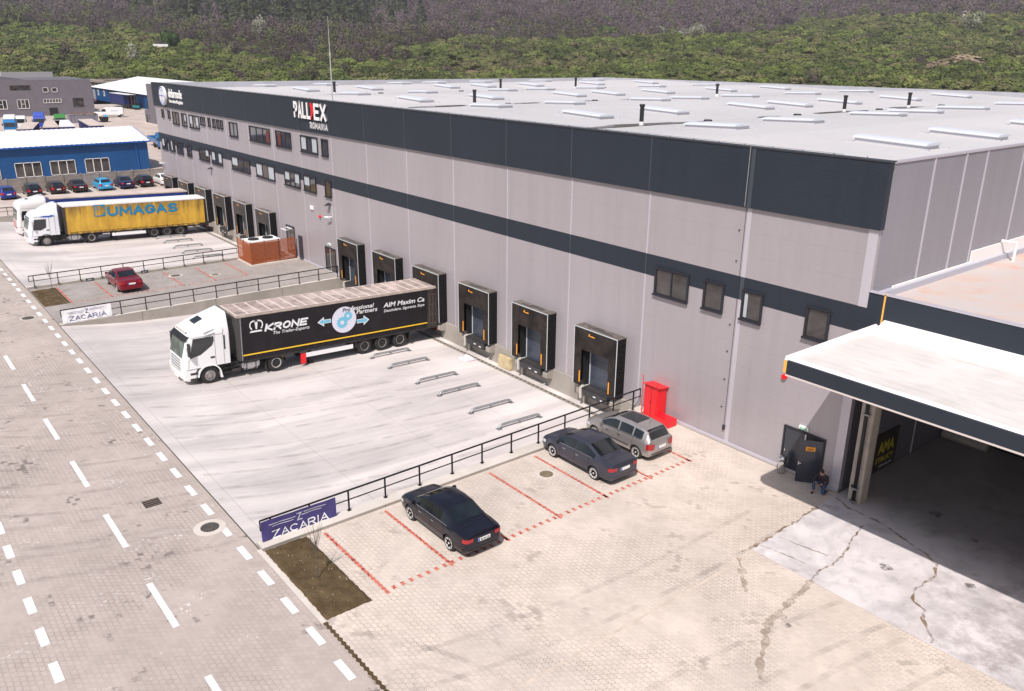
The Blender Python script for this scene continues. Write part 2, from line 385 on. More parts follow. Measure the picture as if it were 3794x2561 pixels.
STROKES = {'U': [[(0, 1), (0, .38)]+_arc(.5, .38, .5, .38, 180, 360)+[(1, 1)]], 'M': [[(0, 0), (.05, 1), (.5, .25), (.95, 1), (1, 0)]], 'A': [[(0, 0), (.5, 1), (1, 0)], [(.2, .32), (.8, .32)]],
    'G': [_arc(.52, .5, .52, .5, 40, 340, 14)+[(1, .45), (.6, .45)]], 'S': [_arc(.5, .74, .44, .26, 30, 250, 9)+_arc(.5, .25, .46, .26, 80, -150, 10)], 'P': [[(0, 0), (0, 1), (.6, 1)]+_arc(.62, .73, .36, .27, 90, -90, 7)+[(0, .46)]],
    'L': [[(0, 1), (0, 0), (.9, 0)]], 'E': [[(.95, 1), (0, 1), (0, 0), (.95, 0)], [(0, .5), (.8, .5)]], 'X': [[(0, 0), (1, 1)], [(0, 1), (1, 0)]], 'R': [[(0, 0), (0, 1), (.6, 1)]+_arc(.62, .74, .34, .26, 90, -90, 7)+[(0, .48)], [(.5, .48), (1, 0)]],
    'O': [_arc(.5, .5, .5, .5, 90, 450, 18)], 'N': [[(0, 0), (0, 1), (1, 0), (1, 1)]], 'I': [[(.5, 0), (.5, 1)]], 'K': [[(0, 0), (0, 1)], [(1, 1), (.1, .45), (1, 0)]], 'Z': [[(0, 1), (1, 1), (0, 0), (1, 0)]], 'C': [_arc(.52, .5, .52, .5, 50, 310, 14)]}
def strokes(s, name, origin, right, up, w, h, m, parent=None, depth=.01, wt=.22, shear=0.0, gap=.42, onto=None):
    """bold block lettering drawn with strokes, fitted to a w x h box; wt is the stroke width relative to h"""
    adv = [(.35 if c == 'I' else 1.25 if c == 'M' else 1.0) for c in s]; t = wt*h
    unit = (w-t-h*shear)/(sum(adv)+gap*(len(s)-1)); r = Vector(right).normalized(); u = Vector(up).normalized(); n = r.cross(u); o_ = Vector(origin)
    g = G(); x = 0.0; k = 0
    for c, a in zip(s, adv):
        for pl in STROKES[c]:
            P = [Vector((x*unit+(p[0] if c != 'I' else .5)*a*unit+t/2+(p[1]*(h-t)+t/2)*shear, p[1]*(h-t)+t/2)) for p in pl]
            P = [p for i, p in enumerate(P) if i == 0 or (p-P[i-1]).length > 1e-5]
            cl = (P[0]-P[-1]).length < 1e-4 and len(P) > 3
            L_, R2 = [], []
            for i, p in enumerate(P):
                if cl: d0 = (p-P[i-1 if i else -2]).normalized(); d1 = (P[(i+1) if i < len(P)-1 else 1]-p).normalized()
                else: d0 = (p-P[i-1]).normalized() if i else (P[1]-p).normalized(); d1 = (P[i+1]-p).normalized() if i < len(P)-1 else d0
                b = d0+d1
                if b.length < .2: b = d1
                b.normalize(); nn = Vector((-b.y, b.x)); q = (t/2)/max(.5, nn.dot(Vector((-d1.y, d1.x))))
                e = Vector((0, 0))
                if not cl and i == 0: e = -d1*t*.5 if abs(d1.y) < abs(d1.x) else -d1*0
                if not cl and i == len(P)-1: e = d0*t*.5 if abs(d0.y) < abs(d0.x) else d0*0
                if not cl and i in (0, len(P)-1) and abs(d1.y) >= abs(d1.x): e = (-d1 if i == 0 else d0)*t*.5
                L_.append(p+nn*q+e); R2.append(p-nn*q+e)
            dd = depth+k*.0006; k += 1
            vs = [o_+r*p.x+u*p.y+n*dd for p in L_]+[o_+r*p.x+u*p.y+n*dd for p in R2]; N = len(L_)
            if depth > .03: vs += [v-n*dd for v in vs]
            fs = [(i, i+1, N+i+1, N+i) for i in range(N-1)]
            if depth > .03: fs += [(i, i+1, 2*N+i+1, 2*N+i) for i in range(N-1)]+[(N+i, N+i+1, 3*N+i+1, 3*N+i) for i in range(N-1)]+[(0, N, 3*N, 2*N), (N-1, 2*N-1, 4*N-1, 3*N-1)]
            g.mi(0).add(vs, fs[:N-1])
            if len(fs) > N-1: off = len(g.v)-len(vs); g.mi(1); g.f += [tuple(off+i for i in f) for f in fs[N-1:]]; g.m += [1]*(len(fs)-N+1)
        x += a+gap
    return g.build(name, [m, mat('letter_side_shade', (.10, .095, .11), .6)] if depth > .03 else m, parent)  # letter sides get a dark grey with their shade painted in
def clamp(t, a=0.0, b=1.0): return max(a, min(b, t))
def lerp(a, b, t): return a+(b-a)*t
def interp(pts, x):
    if x <= pts[0][0]: return pts[0][1]
    for (a, p), (b, q) in zip(pts, pts[1:]):
        if x <= b: return lerp(p, q, (x-a)/(b-a))
    return pts[-1][1]
# ================================================================ GROUND AND TERRAIN
YARD = [(-60, 0), (-22.62, -0.004), (-20, -0.36), (-17.5, -0.64), (-13, -0.87), (-7, -1.08), (-0.3, -1.28), (10, -1.28)]
def yz(y): return interp(YARD, y)
PITS = [(-89.4, -53.4), (-41.2, -5.2)]
HD = [(0, 0), (380, 0), (600, 14), (900, 36), (1200, 66), (1600, 113), (2500, 235), (3800, 400)]
def hill(x, y):
    d = math.hypot(x-CAMP.x, y-CAMP.y); z = interp(HD, d)
    k = clamp((d-380)/500)
    return z+k*(noise.noise(Vector((x/260, y/260, 0)))*16+noise.noise(Vector((x/70, y/70, 3)))*3)
def field_mat():
    b = NB('hill_ground', 1.0, 0, 0.1)
    n = b.noise(0.006, 6, None, 0.62); f = b.noise(0.06, 5, None, 0.7); g2 = b.noise(0.6, 3)
    c = b.ramp(f, [(0.36, (0.060, 0.068, 0.022)), (0.55, (0.105, 0.105, 0.040)), (0.70, (0.17, 0.135, 0.075))])
    c = b.mix(b.ramp(n, [(0.50, 0.0), (0.60, 0.8)]), c, (0.19, 0.145, 0.095))
    c = b.mix(b.math('MULTIPLY', g2, 0.3), c, (0.04, 0.045, 0.015)); b.color(c); return b.m
M_FIELD = field_mat()
g = G()
xs = [-150, -108, -89.4, -53.4, -41.2, -5.2, 0, 30, 100]; ys = [-120, -60, -22.62, -0.3, 1.0, 84, 140]
for i in range(len(xs)-1):
    for j in range(len(ys)-1):
        a, b_, c, d = xs[i], xs[i+1], ys[j], ys[j+1]
        if any(a >= p-1e-3 and b_ <= q+1e-3 for p, q in PITS) and c >= -22.7 and d <= 1.01: continue
        g.quad((a, c, -.02), (b_, c, -.02), (b_, d, -.02), (a, d, -.02))
rs = [128, 180, 240, 300, 340, 380, 420, 460, 500, 550, 600, 660, 720, 800, 880, 960, 1050, 1150, 1300, 1450, 1600, 1800, 2100, 2500, 3000, 3800]
NA = 220; o0 = len(g.v); rows = []
for r in rs:
    row = []
    for k in range(NA+1):
        a = YAW+PI/2-R_(95)+R_(190)*k/NA
        x = CAMP.x+math.cos(a)*r; y = CAMP.y+math.sin(a)*r
        row.append((x, y, hill(x, y)+(-0.08 if r < 330 else 0)))
    rows.append(row)
g.add([p for row in rows for p in row], [(i*(NA+1)+k, i*(NA+1)+k+1, (i+1)*(NA+1)+k+1, (i+1)*(NA+1)+k) for i in range(len(rows)-1) for k in range(NA)])
ground = struct(g.build('ground', M_FIELD, smooth=False))

# industrial yard beyond the warehouse (pale gravel and concrete)
g = G().poly([(-89.8, -22.62, 0.0), (-89.8, 2, 0.0), (-92, 22, 0.0), (-150, 40, 0.0), (-205, 54, 0.0), (-262, 58, 0.0), (-345, 56, 0.0), (-350, 40, 0.0), (-300, -60, 0.0), (-150, -60, 0.0)])
struct(g.build('rear_yard', M_SITE))
# the road and the paved areas
road = struct(G().add([(-400, -60, .004), (100, -60, .004), (100, -22.66, .004), (-400, -22.66, .004)], [(0, 1, 2, 3)]).build('road', M_ROAD))
g = G().quad((-5.0, -22.62, .004), (7.085, -22.62, .004), (7.085, -0.02, .004), (-5.0, -0.02, .004))
struct(g.build('parking_pavement', M_PAV))
g = G().quad((7.165, -22.62, .004), (60, -22.62, .004), (60, -6.98, .004), (7.165, -6.98, .004))
struct(g.build('service_pavement', M_PAV))
struct(G().box(7.08, 7.17, -22.62, -7.0, -.1, .008).build('drainage_strip', mat('strip_beige', (.60, .50, .42), .85, var=.2, scale=2)))
g = G().quad((6.95, -7.0, .006), (60, -7.0, .006), (60, 12, .006), (6.56, 12, .006)).quad((6.56, -0.02, .0062), (6.95, -7.0, .0062), (6.56, 12, .0062), (6.56, 12, .0062))
g = G().poly([(6.95, -7.0, .008), (60, -7.0, .008), (60, 14, .008), (6.56, 14, .008), (6.56, 0.1, .008)])
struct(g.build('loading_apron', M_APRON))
g = G().quad((-53.2, -22.62, .004), (-41.35, -22.62, .004), (-41.35, -0.02, .004), (-53.2, -0.02, .004))
struct(g.build('terrace_pavement', M_PAV2))
# sunken lorry yards
for (a, b_) in PITS:
    g = G(); ysn = [-22.66, -21.5, -20, -17.5, -15, -13, -10, -7, -3.5, -0.3, 1.0]
    g.add([p for y in ysn for p in ((a, y, yz(y)), (b_, y, yz(y)))], [(2*i, 2*i+1, 2*i+3, 2*i+2) for i in range(len(ysn)-1)])
    y_ = struct(g.build('lorry_yard', M_YARD))
    # drain channel at the foot of the dock wall
    d = G(); d.box(a+.3, b_-.3, -0.95, -0.62, -1.40, yz(-.8)+.012).build('drain_channel', mat('drain_grey', (0.30, 0.27, 0.23), 0.85, var=0.3, scale=3), y_)
    d = G()
    n = int((b_-a)/0.42)
    for i in range(n):
        x = a+.4+i*.42; d.box(x, x+.20, -0.84, -0.70, yz(-.8), yz(-.8)+.020)
    d.build('drain_slots', mat('slot_dark', (0.10, 0.085, 0.07), 0.9), y_)
# tyre marks sweeping from the road into the near yard
tm = NB('tyre_mark', 0.8); tm.P.inputs['Base Color'].default_value = (0.17, 0.15, 0.15, 1)
al = tm.math('MULTIPLY', tm.ramp(tm.noise(1.1, 4, tm.mapping((0.35, 1, 1))), [(0.38, 0.0), (0.65, 1.0)]), 0.16); tm.lk(al, tm.P.inputs['Alpha'])
def strip(name, pts, w, m, parent=None, zf=None, dz=.006):
    g = G(); P = [Vector((p[0], p[1], 0)) for p in pts]; vs = []
    for i, p in enumerate(P):
        d = (P[min(i+1, len(P)-1)]-P[max(i-1, 0)]).normalized(); n = Vector((-d.y, d.x, 0))*(w[i] if isinstance(w, list) else w)*.5
        for q in (p-n, p+n): vs.append((q.x, q.y, (zf(q.y) if zf else 0)+dz))
    return g.add(vs, [(2*i, 2*i+1, 2*i+3, 2*i+2) for i in range(len(P)-1)]).build(name, m, parent)
def arc(p0, p1, p2, n=16):
    return [tuple(Vector(p0)*(1-t)**2+Vector(p1)*2*t*(1-t)+Vector(p2)*t*t) for t in [i/n for i in range(n+1)]]
nearyard = [o for o in C.objects if o.name.startswith('lorry_yard')][1]
marks = [((-30, -29), (-25.6, -24.5), (-25.3, -8)), ((-27, -30.5), (-22, -25), (-19.7, -7)), ((-24.5, -30.5), (-18, -25), (-17.6, -8)), ((-20, -31), (-14.5, -25), (-13.8, -6)),
         ((-17, -31), (-11.5, -25.5), (-11.5, -7)), ((-14, -32), (-8.6, -24), (-8.4, -6)), ((-33, -28), (-29, -24), (-28.6, -12)), ((-11, -31.5), (-6.7, -24), (-7.0, -9))]
for k, (p0, p1, p2) in enumerate(marks):
    for off in (0, 1.9):
        pts = [(x+off*.8, y-off*.4) for x, y in arc(p0, p1, p2, 26)]
        pts = [p for p in pts if -41 < p[0] < -5.6]
        seg = [p for p in pts if p[1] > -22.5]
        if len(seg) > 2: strip('tyre_mark', seg, 0.26, tm.m, nearyard, yz, .006+.001*k+.0005*(off > 0))
        seg = [p for p in pts if p[1] < -22.75]
        if len(seg) > 2: strip('tyre_mark', seg, 0.26, tm.m, road, None, .012+.001*k+.0005*(off > 0))

for k, (p0, p1, p2) in enumerate([((3.5, -22), (5.5, -15), (5, -4)), ((9.5, -22), (9.5, -14), (11, -7.2)), ((12.5, -22), (12, -14), (13.5, -7.3)), ((1.8, -21.8), (6.5, -18.5), (9.5, -19.5))]):
    for off in (0, 1.7):
        seg = [(x+off, y) for x, y in arc(p0, p1, p2, 26)]; strip('tyre_mark', [p for p in seg if p[1] < -.4], 0.22, tm.m, bpy.data.objects['parking_pavement' if k in (0,) else 'service_pavement'], None, .012+.001*k+.0005*(off > 0))
# ---------------------------------------------------------------- road markings (parts of the road)
g = G()
for k in range(-12, 55):
    x = -5.9-2.1*k
    if abs(x+8.0) < .3: pass
    g.quad((x, -23.36, .009), (x+1.08, -23.36, .009), (x+1.08, -23.1, .009), (x, -23.1, .009))
g.build('edge_dashes', M_WHITE, road)
g = G()
for k in range(-3, 18):
    x = -5.6-6.2*k
    g.quad((x, -26.92, .009), (x+3.15, -26.92, .009), (x+3.15, -26.70, .009), (x, -26.70, .009))
g.build('centre_dashes', M_WHITE, road)
g = G()
for k in range(-4, 40):
    x = -5.25-2.15*k
    g.quad((x, -30.70, .009), (x+1.1, -30.70, .009), (x+1.1, -30.42, .009), (x, -30.42, .009))
g.build('edge_dashes', M_WHITE, road)
# kerb line between road and yards/parking
struct(G().box(-5.2, 0.5, -22.78, -22.60, -.1, .02).build('kerb', M_CAPC))
def wavy(x0, x1, y, w, amp=.03, st=.13):
    pts = []; n = int((x1-x0)/st)
    up = [(x0+i*st, y+w/2+(amp if i % 2 else -amp)) for i in range(n+1)]
    dn = [(x0+i*st, y-w/2+(amp if (i+1) % 2 else -amp)) for i in range(n+1)]
    return up, dn
up, dn = wavy(0.45, 34, -22.66, .14)
g = G().add([(x, y, .010) for x, y in up]+[(x, y, .010) for x, y in dn], [(i, i+1, len(up)+i+1, len(up)+i) for i in range(len(up)-1)])
struct(g.build('earth_gap', M_SOIL))
for a, b_ in PITS:
    struct(G().quad((a, -22.70, .0085), (b_, -22.70, .0085), (b_, -22.64, .0085), (a, -22.64, .0085)).build('yard_joint', mat('joint_dark', (0.10, 0.085, 0.07), 0.95)))
# red paver stall lines
def red_lines(x0, x1, ys_, xr, y_end, parent_name):
    p = None
    for k, y in enumerate(ys_):
        up, dn = wavy(x0, x1, y, .13, .018, .13)
        g = G().add([(x, yy, .009) for x, yy in up]+[(x, yy, .009) for x, yy in dn], [(i, i+1, len(up)+i+1, len(up)+i) for i in range(len(up)-1)])
        struct(g.build(parent_name, M_REDP))
    g = G(); y = ys_[0]+.35
    while y < y_end:
        g.add([(xr-.11, y-.09, .009), (xr, y-.06, .009), (xr+.11, y-.09, .009), (xr+.11, y+.09, .009), (xr, y+.06, .009), (xr-.11, y+.09, .009)], [(0, 1, 2, 3, 4, 5)]); y += .38
    struct(g.build('stall_dashes', M_REDP))
red_lines(-4.75, 0.5, [-20.05, -17.18, -14.35, -11.50, -8.68, -5.80, -2.95], 0.22, -2.9, 'stall_line')
red_lines(-52.5, -46.9, [-20.6, -17.65, -14.85, -12.0, -9.2, -6.35], -47.0, -6.3, 'stall_line')
# white and red stall lines of the staff car park by the concrete fence
g = G()
for k in range(9):
    y = -19.2+2.72*k; g.quad((-107.6, y, .012), (-102.6, y, .012), (-102.6, y+.12, .012), (-107.6, y+.12, .012))
g.quad((-98, -18.4, .012), (-97.85, -18.4, .012), (-97.85, 2, .012), (-98, 2, .012))
struct(g.build('parking_bay_lines', M_WHITE))
# stains on the apron (rust-coloured water tracks)
st = NB('water_track', 0.6); st.color(st.ramp(st.noise(3, 4), [(0.35, (0.17, 0.10, 0.045)), (0.65, (0.32, 0.22, 0.12))]))
st.lk(st.math('MULTIPLY', st.ramp(st.noise(1.7, 5, None, 0.7), [(0.34, 0.0), (0.58, 1.0)]), 0.72), st.P.inputs['Alpha'])
sd = NB('silt_track', 0.8); sd.P.inputs['Base Color'].default_value = (.34, .26, .19, 1)
sd.lk(sd.math('MULTIPLY', sd.ramp(sd.noise(1.5, 6, None, 0.75), [(0.36, 0.05), (0.62, 1.0)]), 0.55), sd.P.inputs['Alpha'])
def meander(pts, w, amp, seed, name='water_track', z=.013):
    rnd = random.Random(seed); out = []; ws = []
    for (a, b) in zip(pts, pts[1:]):
        n = max(2, int(math.dist(a, b)/.16))
        for i in range(n):
            t = i/n; out.append((lerp(a[0], b[0], t)+rnd.uniform(-amp, amp), lerp(a[1], b[1], t)+rnd.uniform(-amp, amp))); ws.append(w*rnd.uniform(.15, 1.0))
    out.append(pts[-1]); ws.append(w*.3)
    return strip(name, out, [q*2.2 for q in ws] if seed > 5 else ws, sd.m if seed > 5 else st.m, aprono, None, z)
aprono = bpy.data.objects['loading_apron']
meander([(6.76, -.53), (7.57, -.87), (8.37, -.89), (9.07, -.95), (9.92, -1.22), (10.79, -1.53), (11.5, -1.77), (12, -2.1), (12.4, -2.9), (12.34, -4.38), (12.57, -5.0), (13.14, -5.35), (13.44, -5.97), (13.86, -6.4), (14.17, -6.9)], .17, .05, 1)
meander([(8.74, -1.77), (9.0, -3.0), (9.42, -4.43), (9.52, -5.39), (9.43, -6.1), (9.61, -6.97)], .13, .04, 2, z=.0135)
meander([(7.07, -5.33), (7.92, -5.23), (8.69, -5.05), (9.1, -5.0)], .08, .03, 3, z=.014); meander([(6.98, -6.44), (7.86, -6.28), (8.55, -6.18), (8.95, -6.12)], .07, .03, 4, z=.0145)
meander([(6.67, -1.94), (6.75, -3.24), (6.8, -4.3), (6.85, -5.4), (6.85, -6.5), (6.8, -7.5)], .18, .06, 5, z=.015)
meander([(9.61, -6.97), (9.76, -7.83), (9.91, -9.11), (10.12, -10.35), (10.53, -11.25), (11.06, -12.14), (11.62, -12.99)], .16, .07, 6)
meander([(6.98, -7.89), (7.57, -8.5), (8.53, -9.55)], .16, .05, 7, z=.0155)
oi_ = NB('oil', .5); oi_.color(oi_.ramp(oi_.noise(2, 3), [(.4, (.09, .07, .06)), (.6, (.16, .13, .12))])); oi_.lk(oi_.math('MULTIPLY', oi_.ramp(oi_.noise(5, 4), [(.38, 0.), (.6, 1.)]), .6), oi_.P.inputs['Alpha']); OILM = oi_.m
for i, (x, y, r) in enumerate([(10.25, -9.66, .12), (10.6, -9.97, .16), (10.93, -3.88, .25), (13.48, -2.49, .22), (10.21, 1.68, .3), (12.21, .87, .2)]):
    n = 12; G().poly([(x+math.cos(2*PI*k/n)*r*random.uniform(.6, 1.2), y+math.sin(2*PI*k/n)*r*random.uniform(.6, 1.2), .0165) for k in range(n)]).build('oil_spot', OILM, aprono)

# ================================================================ WAREHOUSE
WH = thing('warehouse', 'long grey and anthracite warehouse with loading docks and a pale flat roof', 'warehouse', (0, 0, 0))
XL, XR, YB = -90.0, 6.5, 80.0
ZT = 14.9
g = G().box(XL, XR, 0.0, 0.25, 0.04, 7.70).box(XL, XR, 0.0, 0.25, 8.83, 12.15)
g.box(XL, XL+.25, .25, YB, 0.04, 14.3).box(XL, XR, YB-.25, YB, 0.04, 14.4)
g.build('wall', M_CLAD, WH)
g = G().box(XL, XR, -0.012, 0.2, 7.70, 8.83); g.build('mid_band', M_CLADD, WH)
G().box(XR-.25, XR, 0.25, YB, 0.04, 14.8).build('end_wall', M_CLAD_SHADE, WH)
g = G().box(XL-.05, XR+.12, -0.14, 0.2, 12.15, ZT-.03)
g.build('top_band', M_CLADD, WH)
g = G().box(XL-.08, XR+.15, -0.17, 0.30, ZT-.03, ZT+.03)
g.build('coping', M_DTRIM, WH)
G().box(XR-.12, XR+.05, .30, YB, ZT-.10, ZT).build('coping', M_TRIM, WH)
G().box(XL-.05, XL+.1, .3, YB, 14.62, 14.66).build('coping', M_TRIM, WH)
# inner parapets, lower towards the back
def parapet(pa, pb, za, zb, t):
    (x0, y0), (x1, y1) = pa, pb
    d = Vector((x1-x0, y1-y0, 0)).normalized(); n = Vector((-d.y, d.x, 0))*t
    g = G(); a = Vector((x0, y0, 0)); b = Vector((x1, y1, 0)); Z = Vector((0, 0, 1))
    g.loft([[a+Z*13.9, a+n+Z*13.9, a+n+Z*za, a+Z*za], [b+Z*13.9, b+n+Z*13.9, b+n+Z*zb, b+Z*zb]]); return g
g = parapet((XL+.02, .3), (XL+.02, YB), 14.88, 14.62, -.3); g2 = parapet((XL, YB-.0), (XR, YB-.0), 14.62, 14.85, -.3)
g.add(g2.v, g2.f)
g3 = parapet((XR-.12, .3), (XR-.12, YB), 14.80, 14.80, .18); g.add(g3.v, g3.f)
g.build('parapet', mat('parapet_membrane', (0.42, 0.425, 0.47), 0.5, var=.12, scale=.5), WH)
# roof: shallow gables, valley every 24 units
def rz_(x):
    f = ((x+17.5)/24) % 1.0
    return 14.15+0.42*(f*2 if f < .5 else 2-2*f)
nodesx = [XL+.2, -89.5+0, -77.5, -65.5, -53.5, -41.5, -29.5, -17.5, -5.5, XR-.1]; nodesx = sorted(set(nodesx))
g = G().add([p for x in nodesx for p in ((x, .2, rz_(x)), (x, YB-.2, rz_(x)-.02))], [(2*i, 2*i+2, 2*i+3, 2*i+1) for i in range(len(nodesx)-1)])
g.build('roof', M_ROOF, WH)
pud = NB('standing_water', 0.12, 0, 0.6); pud.color(pud.ramp(pud.noise(.8, 4), [(.4, (.06, .042, .024)), (.6, (.10, .065, .035))]))
def blob(name, x, y, z, rx, ry, m, parent, seed, n=36):
    rnd = random.Random(seed); ph = [rnd.uniform(0, 6.28) for _ in range(4)]
    pts = []
    for k in range(n):
        a = 2*PI*k/n; q = 1+.28*math.sin(2*a+ph[0])+.18*math.sin(3*a+ph[1])+.12*math.sin(5*a+ph[2])+.08*math.sin(9*a+ph[3])
        pts.append((x+math.cos(a)*rx*q, y+math.sin(a)*ry*q, z))
    return G().poly(pts).build(name, m, parent)
M_SKYF = mat('skylight_frame', (0.50, 0.50, 0.54), 0.5, 0.0)
M_SKYG = mat('skylight_dome', (0.58, 0.60, 0.65), 0.45, 0.0, spec=.4)
SKX = [0.5, -11.5, -23.5, -35.5, -47.5, -59.5, -71.5, -83.5]; SKY = [12, 20.5, 32, 38, 46.5, 58.5, 70.3]
for i, x in enumerate(SKX):
    for j, y in enumerate(SKY):
        sl_ = math.atan((rz_(x+.5)-rz_(x-.5)))
        e = G(); e.box(-1.95, 1.95, -.78, .78, -.1, .20)
        for sx in (-1, 1):
            for sy in (-1, 1): e.box(sx*2.05, sx*2.35, sy*1.0, sy*1.15, -.06, .06)
        o = e.build('skylight', M_SKYF, WH); o.location = (x, y, rz_(x)+.02); o.rotation_euler = (0, -sl_, 0)
        e = G(); rings = []
        for t in range(9):
            a = PI*t/8; rings.append([(-2.06, -math.cos(a)*.84, .21+math.sin(a)*.12), (2.06, -math.cos(a)*.84, .21+math.sin(a)*.12)])
        e.add([p for r in rings for p in r], [(2*k, 2*k+1, 2*k+3, 2*k+2) for k in range(8)])
        e.add([rings[k][0] for k in range(9)], [tuple(range(9))]); e.add([rings[k][1] for k in range(9)], [tuple(range(9))])
        e.box(-2.06, 2.06, -.86, .86, .17, .215)
        e.build('dome', M_SKYG, o)
for k, (x, y) in enumerate([(-17.0, 11.4), (-17.0, 37.2), (-16.6, 48.5), (-61.9, 49.5), (-65.5, 12.6), (-42.0, 14.6), (-61.2, 36.3), (-41.4, 50.0)]):
    vx = -17.5 if x > -30 else (-41.5 if x > -50 else -65.5)
    b = G().cyl((vx, y, rz_(vx)-.05), .17, .30, n=14).build('vent_pipe', M_WHITE, WH)
    G().cyl((vx, y, rz_(vx)+.25), .15, 1.0, n=14).cyl((vx, y, rz_(vx)+1.25), .19, .16, n=14).build('vent_cowl', M_BLACK, b)
for vx in (-17.5, -41.5, -65.5):
    for y in (5.5, 18.5, 30, 43, 55): G().cyl((vx+.1, y, rz_(vx)-.03), .36, .14, n=12, r2=.28).build('roof_outlet', M_BLACK, WH)
for k, (x, y, rx, ry) in enumerate([(-17.5, 11.4, 1.0, 4.4), (-17.5, 26.0, .25, 1.5), (-17.5, 37.0, .6, 3.4), (-17.7, 48.6, .5, 3.0), (-41.5, 10.6, .7, 3.6), (-41.5, 27, .35, 3.0), (-41.6, 37, .3, 2.2), (-65.4, 13, .2, 2), (-41.5, 21, .25, 2.2)]):
    blob('puddle', x, y, rz_(-17.5)+.045, rx, ry, pud.m, WH, k)
# lightning mast and cable clips along the parapet
G().cyl((-43.0, .9, 14.2), .055, 4.4, n=8, r2=.04).cyl((-43.0, .9, 18.6), .03, 2.9, n=6, r2=.012).cyl((-43.0, .9, 18.45), .07, .25, n=8).build('lightning_mast', mat('mast_grey', (.55, .55, .56), .4, .4), WH)
g = G()
for k in range(60): g.box(-83+k*1.5, -82.95+k*1.5, .0, .05, ZT+.02, ZT+.10)
g.tube([(-84+k*1.5, .02, ZT+.10) for k in range(60)], .012, 4)
g.build('earthing_cable', M_GALV, WH)
g = G().tube([(0.02, -.19, ZT+.05), (0.0, -.17, 12.2)], .022, 6); g.build('down_conductor', M_GALV, WH)
G().tube([(0.02, -.04, 12.1), (0, -.04, .9)], .012, 4).box(-.06, .06, -.1, 0, .75, 1.0).build('down_conductor', M_DTRIM, WH)
# vertical joint covers
g = G(); gd = G()
for k in range(0, 16):
    x = -6*k
    if x < -89: continue
    a, b_ = (x+.08, x+.32) if x == 0 else (x-.05, x+.05)
    for z0, z1 in ((.05, 7.70), (8.83, 12.15)): G().box(a, b_, -.018, 0, z0, z1).build('joint_cover', M_TRIM, WH)
    for yy, z0, z1 in ((-.152, 12.16, ZT-.04), (-.026, 7.71, 8.82)): G().box(a+.015, b_-.015, yy, yy+.012, z0, z1).build('joint_cover', MATS.get('dark_joint') or mat('dark_joint', (0.050, 0.058, 0.075), .45), WH)
for z0, z1 in ((.04, 7.70), (8.83, 12.15)): G().box(XR-.40, XR+.02, -.03, 0.0, z0, z1).build('corner_trim', M_TRIM, WH)
for y in (3.88, 6.8, 8.95, 13.05, 19, 25, 31, 37, 43, 49, 55): G().box(XR, XR+.04, y-.05, y+.05, 9.2, 14.78).build('joint_cover', M_TRIM, WH)
# pale base flashing along the parking side and terrace
for a, b_ in ((-5.0, XR+.02), (-53.2, -41.5)):
    G().box(a, b_, -.09, 0.0, .04, .16).build('base_flashing', M_TRIM, WH); G().box(a, b_, -.14, .1, -.4, .04).build('plinth', M_WALLC, WH)

# ---- windows: frame proud of the wall, panes, white blinds
M_BLIND = mat('blind', (0.42, 0.45, 0.48), 0.6)
M_INT = [M_PANE, M_PANE]
def window(x0, x1, z0, z1, n, blinds=(), parent=WH, y=0.0, fr=M_FRAME, axis='x', proud=.07, red=None):
    w = .11; g = G()
    g.box(x0, x1, y-proud, y+.0, z0, z0+w).box(x0, x1, y-proud, y, z1-w, z1).box(x0, x0+w, y-proud, y, z0+w, z1-w).box(x1-w, x1, y-proud, y, z0+w, z1-w)
    g.box(x0-.04, x1+.04, y-proud-.07, y-proud+.02, z0-.03, z0+.06)
    g.box(x0-.02, x1+.02, y-proud-.03, y-proud+.01, z1-.03, z1+.02)
    sw = (x1-x0-2*w)/n
    for k in range(1, n): g.box(x0+w+k*sw-.04, x0+w+k*sw+.04, y-proud+.02, y, z0+w, z1-w)
    o = g.build('window', fr, parent)
    for k in range(n):
        a = x0+w+k*sw+(.04 if k else 0); b = x0+w+(k+1)*sw-(.04 if k < n-1 else 0)
        G().box(a, b, y-.025, y-.015, z0+w, z1-w).build('pane', M_PANE, o)
        if k in blinds:
            f = .55+.45*((x0*7.3+k*3.1) % 1)
            G().box(a+.02, b-.02, y-.034, y-.028, z1-w-(z1-z0-2*w)*f, z1-w-.01).build('blind', M_BLIND, o)
    return o
